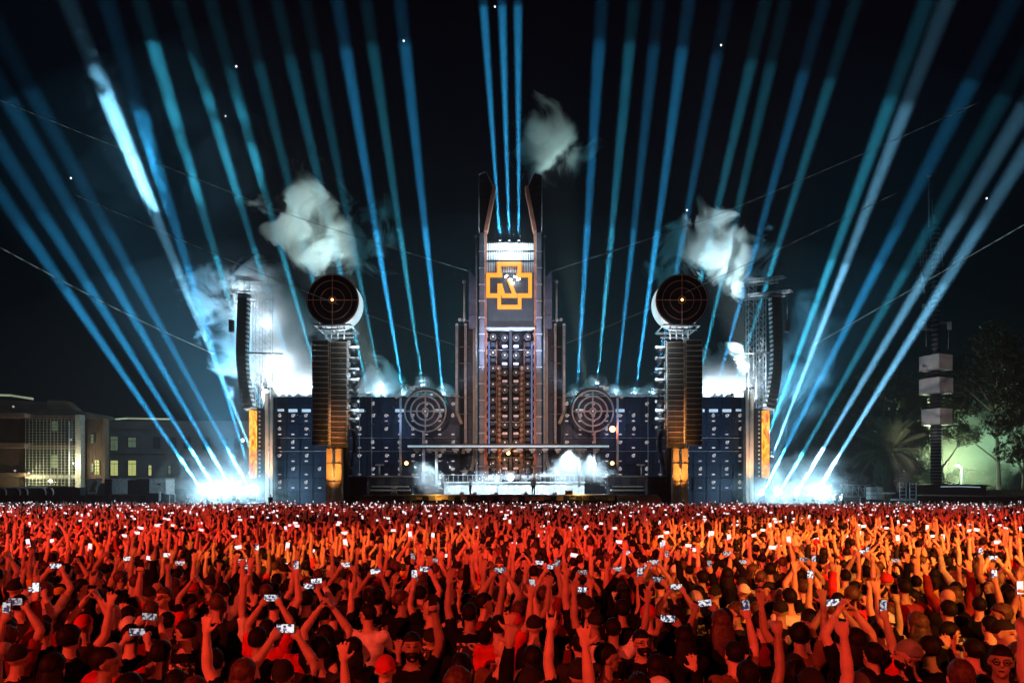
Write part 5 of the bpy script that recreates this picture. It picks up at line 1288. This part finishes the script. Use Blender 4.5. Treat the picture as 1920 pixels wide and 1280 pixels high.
labels_used = {}
def person(pose, x, Y, z, rz, sc_, shirt, hair, hat=None, long_=False, mirror=False, glasses=False, beard=False, emblem_=False, cat='person', where='', group='people in the concert crowd', extra='', label=None, portrait=None):
    h = HI[pose]
    o = bpy.data.objects.new('person', h['body']); C.objects.link(o)
    o.location = (x, Y, z); o.rotation_euler = (0, 0, rz); o.scale = (-sc_ if mirror else sc_, sc_, sc_)
    def ch(nm, me, mtx=None, col=None):
        c = bpy.data.objects.new(nm, me); C.objects.link(c); c.parent = o
        if mtx is not None: c.matrix_local = mtx
        if col is not None: c.color = (*col, 1)
        return c
    ch('shirt', h['long'] if long_ else h['tee'], None, shirt[1])
    ch('trousers', h['trousers'])
    HM = Matrix.Translation(h['hc']) @ h['R'].to_4x4()
    if hair != 'bald':
        if hair in ('cap','cap_back','beanie'): ch(hair.replace('_back',''), hair_me[hair], HM, hat[1])
        else: ch('hair', hair_br[hair] if (hat and hat[0] == 'brown') else hair_me[hair], HM)
    if abs(h['pose'].get('yaw', 0)) > .9 or h['pose'].get('face') or cat != 'person': ch('face_features', me_face, HM)
    if glasses: ch('glasses', me_glas, HM)
    if beard: ch('beard', me_beard, HM)
    if not emblem_ and shirt[0] == 'black' and rnd.random() < .30 and cat == 'person': ch('shirt_print', me_pr)
    if emblem_:
        e = ch('shirt_emblem', me_emb, Matrix.Translation((0.0, -.150, 1.27)))
    hairtxt = {'short':'short dark hair','curly':'curly hair','cap':f'{hat[0] if hat else ""} cap','cap_back':f'{hat[0] if hat else ""} backwards cap','beanie':f'{hat[0] if hat else ""} beanie','long':'long hair','bald':'shaved head'}[hair]
    if label is None:
        sh_ = shirt[0] + (' long-sleeved top' if long_ else ' T-shirt')
        label = f'person in {sh_}, {hairtxt}, {h["pose"]["text"]}{extra}'
    tag(o, label, 'person', group)
    ph = None
    if h['phone'] is not None:
        c, pt_ = h['phone']
        if portrait is not None: pt_ = portrait
        m4 = o.matrix_basis.copy(); m4 = Matrix.LocRotScale(Vector((x,Y,z)), Euler((0,0,rz)), Vector((sc_,sc_,sc_)))
        cc = Vector((-c.x if mirror else c.x, c.y, c.z)); wp = m4 @ cc
        ph = bpy.data.objects.new('phone', me_ph); C.objects.link(ph); ph.location = wp
        face = h['pose'].get('face')
        ph.rotation_euler = Euler((rnd.uniform(-.12,.05), (math.pi/2 if pt_ else 0)+rnd.uniform(-.12,.12), rnd.uniform(-.2,.2) if not face else rz))
        s2 = bpy.data.objects.new('screen', me_ps); C.objects.link(s2); s2.parent = ph
        tag(ph, 'phone', 'phone', 'lit phones held up in the crowd')
    return o, ph, (shirt, hairtxt, h['pose']['text'])

# hand-placed people, from photo positions of the head: (px, py, pose, mirror, shirt, hair, hat, opts)
S_ = {s[0]: s for s in SHIRTS}; H_ = {h[0]: h for h in HATS}; H_['brown'] = ('brown',(0,0,0))
KEY = [
 (208,1225,'phone_front',False,'red','bald',None,dict()), (455,1262,'one_up',True,'black','long','brown',dict()), (606,1150,'stand',False,'black','short',None,dict(emblem_=True)),
 (530,1262,'phone_high',True,'black','cap_back','black',dict()), (722,1252,'stand',False,'black','cap_back','red',dict()), (773,1208,'selfie',True,'black','short',None,dict(beard=True,glasses=False)),
 (865,1252,'one_up',False,'black','short',None,dict()), (1037,1105,'phone_high',False,'red','short',None,dict()), (1117,1165,'horns',True,'black','cap','black',dict()),
 (1150,1178,'one_up',False,'white','short',None,dict()), (1202,1200,'stand_back',False,'black','short',None,dict(glasses=True,beard=True)), (1283,1195,'phone_front',False,'black','long',None,dict()),
 (1085,1262,'horns',True,'black','beanie','black',dict()), (1378,1225,'phone_one',False,'brown','short',None,dict()), (1705,1225,'stand_side',False,'black','beanie','grey',dict(beard=True)),
 (1745,1215,'bent_up',False,'black','short',None,dict()), (1640,1228,'phone_one',False,'red','short',None,dict()), (1780,1185,'stand_side',True,'pale grey','short',None,dict()),
 (1875,1235,'stand_back',True,'dark grey','short',None,dict(glasses=True)), (1360,1160,'stand',False,'black','short',None,dict()), (1428,1165,'stand_side',True,'maroon','short',None,dict(beard=True)),
 (128,1195,'one_up',False,'black','curly',None,dict()), (30,1230,'phone_one',True,'black','cap','black',dict()), (300,1225,'stand',False,'black','short',None,dict()),
 (690,1150,'stand_side',False,'white','short',None,dict()), (965,1165,'phone_one',False,'maroon','cap','red',dict()), (1215,1150,'stand',False,'black','cap_back','red',dict()),
 (1500,1190,'both_up',False,'brown','curly',None,dict()), (1560,1140,'phone_one',True,'black','short','brown',dict()), (1605,1200,'clap',False,'black','long',None,dict()),
 (500,1180,'phone_high',False,'red','short',None,dict()), (880,1150,'both_up',True,'black','short',None,dict()), (1000,1235,'stand',False,'black','long',None,dict()),
 (925,1090,'one_up',True,'yellow','short',None,dict()), (745,1095,'one_up',False,'yellow','short',None,dict()), (1395,1108,'stand',False,'yellow','cap_back','white',dict()), (1880,1150,'stand_side',False,'black','curly','brown',dict()),
]
placed = []
def ypos(py, zt): return F*(CZ-zt)/(py-HY)
near = []
for (px, py, pose, mir_, sh_, hair, hat, op) in KEY:
    s = rnd.uniform(.97, 1.03); zt = 1.66*s; Y = ypos(py, zt); x = X(px, Y)
    near.append((Y, x, pose, mir_, S_[sh_], hair, H_.get(hat) if hat else None, op, s, True)); placed.append((x, Y))
# the rest of the crowd on a loose jittered grid
cand = []
Y = 4.75
while Y < 69.0:
    step = .52 + .0035*Y
    xw = .80*Y + 2.0; x = -xw + rnd.random()*step
    while x < xw:
        cx = x + rnd.uniform(-.17,.17); cyy = Y + rnd.uniform(-.20,.20)
        x += (.60 if Y < 16 else .60 + .002*Y)
        if Y > 66 and abs(cx) < 18.5 and cyy > 67.5: continue
        if Y < 16 and any((cx-a)**2+(cyy-b_)**2 < .40**2 for a, b_ in placed): continue
        if rnd.random() < .04: continue
        if cyy < 4.6: continue
        cand.append((cyy, cx))
    Y += step
cand.sort()
inframe = [c for c in cand if abs(c[1]) < .745*c[0]]
N_IND = 286 - len(KEY)
chosen = set(inframe[:N_IND])
rest = [c for c in cand if c not in chosen]
def rand_attr(Y):
    pose = wchoice(POSE_W)[0]
    if Y > 6.5 and Y < 9 and pose.startswith('both') and rnd.random() < .4: pose = 'stand'
    if Y < 7.2 and pose not in ('stand','stand_side','stand_back') and rnd.random() < .60: pose = rnd.choice(['stand','stand','stand_side','one_up','bent_up'])
    hair = rnd.choices(['short','long','curly','cap','cap_back','beanie','bald'], [46,16,7,9,7,3,6])[0]
    hat = rnd.choices(HATS, [10,3,2,2,1])[0] if hair in ('cap','cap_back','beanie') else (('brown',(0,0,0)) if rnd.random() < .25 else None)
    return pose, hair, hat
for (Y, x) in sorted(chosen):
    pose, hair, hat = rand_attr(Y)
    op = {}
    if rnd.random() < .16: op['long_'] = True
    if rnd.random() < .10: op['glasses'] = True
    if rnd.random() < .10 and pose in ('stand_side','stand_back'): op['beard'] = True
    if rnd.random() < .05 and pose in ('stand','phone_high','one_up','both_up'): op['emblem_'] = True
    near.append((Y, x, pose, rnd.random() < .5, wchoice(SHIRTS), hair, hat, op, rnd.uniform(.93,1.05), False))
def where(px, py):
    cols = [(75,'at the left edge'),(150,'below the glass building'),(240,'below the mural hoarding'),(330,'below the pale container'),(420,'below the left floor lights'),(500,'below the left orange screen'),
            (575,'below the left truss tower'),(650,'below the left disc'),(730,'below the left ladder lamps'),(810,'below the left target ring'),(880,'below the left organ tubes'),(960,'just left of the tower axis'),(1040,'just right of the tower axis'),
            (1120,'below the right target ring'),(1200,'below the right wall'),(1280,'below the right disc'),(1360,'right of the right disc'),(1440,'below the right truss tower'),(1520,'below the right floor lights'),
            (1600,'right of the right floor lights'),(1680,'below the palm'),(1760,'below the antenna mast'),(1840,'below the street lamp'),(9999,'at the right edge')]
    for lim, t in cols:
        if px < lim: return t
near.sort(key=lambda r: r[0])
built = []
for (Y, x, pose, mir_, sh_, hair, hat, op, s, key) in near:
    face = POSES[pose].get('face')
    rz = (math.pi + rnd.uniform(-.3,.3)) if face else (-math.atan2(x, 76-Y)*-1*-1 + rnd.uniform(-.28,.28))
    o, ph, att = person(pose, x, Y, 0.0, rz, s, sh_, hair, hat, mirror=mir_, **op)
    px = 960 + x/Y*F; py = HY + (CZ-1.6)/Y*F
    built.append((o, ph, px, py, att))
bycol = {}
for b_ in built: bycol.setdefault(where(b_[2], b_[3]), []).append(b_)
tens = ['nearest','second','third','fourth','fifth','sixth','seventh','eighth','ninth','tenth','eleventh','twelfth','thirteenth','fourteenth','fifteenth','sixteenth','seventeenth','eighteenth','nineteenth','twentieth','21st','22nd','23rd','24th','25th','26th','27th','28th','29th','30th']
for col, lst in bycol.items():
    lst.sort(key=lambda t: -t[3])
    for k, (o, ph, px, py, att) in enumerate(lst):
        sh_, ht, pt_ = att
        pshort = pt_.replace('both hands holding a phone overhead','phone up').replace('both hands holding a phone at eye level','phone at eye level').replace('one hand holding a phone high','phone raised').replace('both arms raised with open hands','arms raised').replace('both arms thrown up and head turned','arms thrown up').replace('one hand raised in a horns sign','horns sign').replace('one bent arm lifted beside the head','bent arm lifted').replace('one arm raised with open hand','open hand raised').replace('arms down watching the stage','arms down').replace('face turned back to the camera','facing the camera').replace('facing the camera with a phone raised','facing camera').replace('hands clapping overhead','clapping overhead').replace('head turned in profile','in profile')
        o['label'] = f'{sh_[0]} shirt, {ht}, {pshort}; {tens[min(k,29)]} {col}'
        if len(o['label'].split()) > 16: o['label'] = f'{sh_[0]} shirt, {pshort}; {tens[min(k,29)]} {col}'
        if ph: ph['label'] = f'lit phone of the {tens[min(k,29)]} person up {col}, {sh_[0]} shirt'
# the remaining crowd, one mass
def crowd_mesh(pts, lv, seed):
    r = np.random.RandomState(seed); Vs = []; Ts = []; Ms = []; off = 0
    names = [p for p, _ in POSE_W]; wts = np.array([w_ for _, w_ in POSE_W], float); wts /= wts.sum()
    # shirts: slots 1..6 ; hair 7,8 ; leg 9 ; phone 10 screen 11
    phV = np.array(pb_.v); phT = mb_arrays(pb_)[1]
    for (Y, x) in pts:
        nm = names[r.choice(len(names), p=wts)]
        V, T, tg, hm_, phone, hc = LOD[lv][nm]
        s = r.uniform(.92, 1.06); mirr = -1 if r.rand() < .5 else 1
        face = POSES[nm].get('face'); rz = (math.pi if face else -math.atan2(x, 78-Y)) + r.uniform(-.35,.35)
        c, sn = math.cos(rz), math.sin(rz)
        A = V*np.array([mirr*s, s, s])
        W_ = np.empty_like(A); W_[:,0] = A[:,0]*c-A[:,1]*sn+x; W_[:,1] = A[:,0]*sn+A[:,1]*c+Y; W_[:,2] = A[:,2]
        sh_i = r.choice([1,2,3,4,5,6], p=[.66,.12,.07,.04,.03,.08]); longs = r.rand() < .2
        mi = np.zeros(len(T), int); mi[(tg == 1)] = sh_i
        if longs: mi[np.isin(tg, (2,3))] = sh_i
        mi[np.isin(tg, (4,5))] = 9
        if r.rand() > .05: mi[hm_] = 7 if r.rand() < .78 else (8 if r.rand() < .6 else sh_i)
        Tt = T if mirr > 0 else T[:, ::-1]
        Vs.append(W_); Ts.append(Tt+off); Ms.append(mi); off += len(W_)
        extra_ph = phone
        if phone is not None and r.rand() < (.40 if Y < 45 else .75):
            cpt = np.array(phone[0])*np.array([mirr*s, s, s]); wx = cpt[0]*c-cpt[1]*sn+x; wy = cpt[0]*sn+cpt[1]*c+Y; wz = cpt[2]
            if phone[1]: hw, hh_ = .037, .075
            else: hw, hh_ = .075, .037
            ta = r.uniform(-.2,.2); yy = wy-.012
            q = np.array([[-hw,0,-hh_],[hw,0,-hh_],[hw,0,hh_],[-hw,0,hh_],[-hw,.02,-hh_],[hw,.02,-hh_],[hw,.02,hh_],[-hw,.02,hh_]])
            ca, sa = math.cos(ta), math.sin(ta)
            q = np.stack([q[:,0]*ca-q[:,2]*sa+wx, q[:,1]+yy, q[:,0]*sa+q[:,2]*ca+wz], 1)
            tt = np.array([[0,1,2],[0,2,3],[5,4,7],[5,7,6],[4,0,3],[4,3,7],[1,5,6],[1,6,2],[3,2,6],[3,6,7],[4,5,1],[4,1,0]])
            Vs.append(q); Ts.append(tt+off); Ms.append(np.array([11,11]+[10]*10)); off += 8
    V = np.concatenate(Vs); T = np.concatenate(Ts); mi = np.concatenate(Ms)
    cols = [M['skin']] + [mat(f'cloth_{k}', SHIRTS[i][1], .85, var=.3, scale=4) for k, i in enumerate((0,1,2,3,4,7))] + [M['hair'], M['hair_brown'], M['trousers'], M['black'], M['phone_far']]
    return from_arrays('crowd', V, T, True, mi, cols)
M['phone_far'] = mat('phone_far', (.6,.6,.6), .5, emis=(.88,.94,1.0), es=1.05, var=.1)
YM = 27.0
mid = [c for c in rest if c[0] < YM]; far = [c for c in rest if c[0] >= YM]
from itertools import chain
me1 = crowd_mesh(mid, 1, 5); me2 = crowd_mesh(far, 2, 6)
o = bpy.data.objects.new('crowd', me1); C.objects.link(o); tag(o, 'dense crowd of people with raised arms and lit phones filling the field', 'crowd', kind='stuff')
o = bpy.data.objects.new('crowd', me2); C.objects.link(o); tag(o, 'far part of the crowd packed up to the stage edge', 'crowd', kind='stuff')
print('CROWD', len(near), len(mid), len(far), len(me1.polygons), len(me2.polygons))

# band and crew
dz = Z(927,70)
CREW = [
 ('guitar', 872, 896, 75.0, 'white', 'short', math.pi, 'guitarist in pale clothes at the left, guitar neck angled up', True),
 ('guitar', 1044, 884, 76.0, 'white', 'long', math.pi, 'guitarist in the white smoke at the right under the canopy', False),
 ('stand', 882, 927, 71.5, 'white', 'short', 1.2, 'figure in white striding at the left front of the stage', False),
 ('stand', 1000, 927, 71.8, 'pale grey', 'short', math.pi-.4, 'lone figure standing at the right front of the stage', False),
]
for (pose, px, pyf, Yd, sh_, hair, rz, lab, mi_) in CREW:
    zf_ = Z(905, 79) if pose == 'guitar' else dz
    Yd = 79.8 if pose == 'guitar' else Yd
    o, ph, _ = person(pose, X(px, Yd), Yd, zf_, rz, 1.06, S_[sh_], hair, None, long_=True, mirror=mi_, group='band on the stage', label=lab)
    if pose == 'guitar':
        gt = thing('guitar', (X(px,Yd), Yd-.3, zf_+1.1), f'electric guitar of the {"left" if px<957 else "right"} guitarist on the riser', 'guitar', 'guitars on stage')
        sgn = 1 if px < 957 else -1
        gb = Vector((X(px,Yd)-sgn*.1, Yd-.32, zf_+1.08)); dr = Vector((sgn*.80, -.1, .62)).normalized()
        one('guitar_body', M['white_paint'], lambda b: (b.ball(gb,(.24,.04,.20),12,6,Euler((0,-sgn*.66,0)).to_matrix()), b.ball(gb+dr*.2,(.16,.035,.14),10,6,Euler((0,-sgn*.66,0)).to_matrix())), gt)
        one('neck', M['white_paint'], lambda b: b.tube(gb, gb+dr*1.0, .032, .025, n=6), gt); one('headstock', M['white_paint'], lambda b: b.tube(gb+dr*1.0, gb+dr*1.18, .05, .03, n=6), gt)
o, ph, _ = person('bent_up', X(957,80.6), 80.6, Z(902.5,80)-.35, math.pi, 1.05, S_['white'], 'short', None, group='band on the stage', label='drummer behind the gleaming drum kit')
for (px, Yc, lab, z) in ((507,76,'dark crew member by the left end pillar',1.0),(1280,71.2,'crew member silhouetted before the right speaker pillar',0.6),(1566,77.5,'crew member on the rack platform, left of two',1.15),(1579,77.8,'crew member on the rack platform, right of two',1.15),(638,71.3,'dark crew figure at the foot of the left speaker pillar',.5),(352,78.2,'crew member crouched dark beside the left floor lights',.9)):
    person('stand', X(px,Yc), Yc, z, math.pi, 1.0, S_['black'] if px not in (1566,1579) else S_['white'], 'short', None, group='crew around the stage', label=lab)
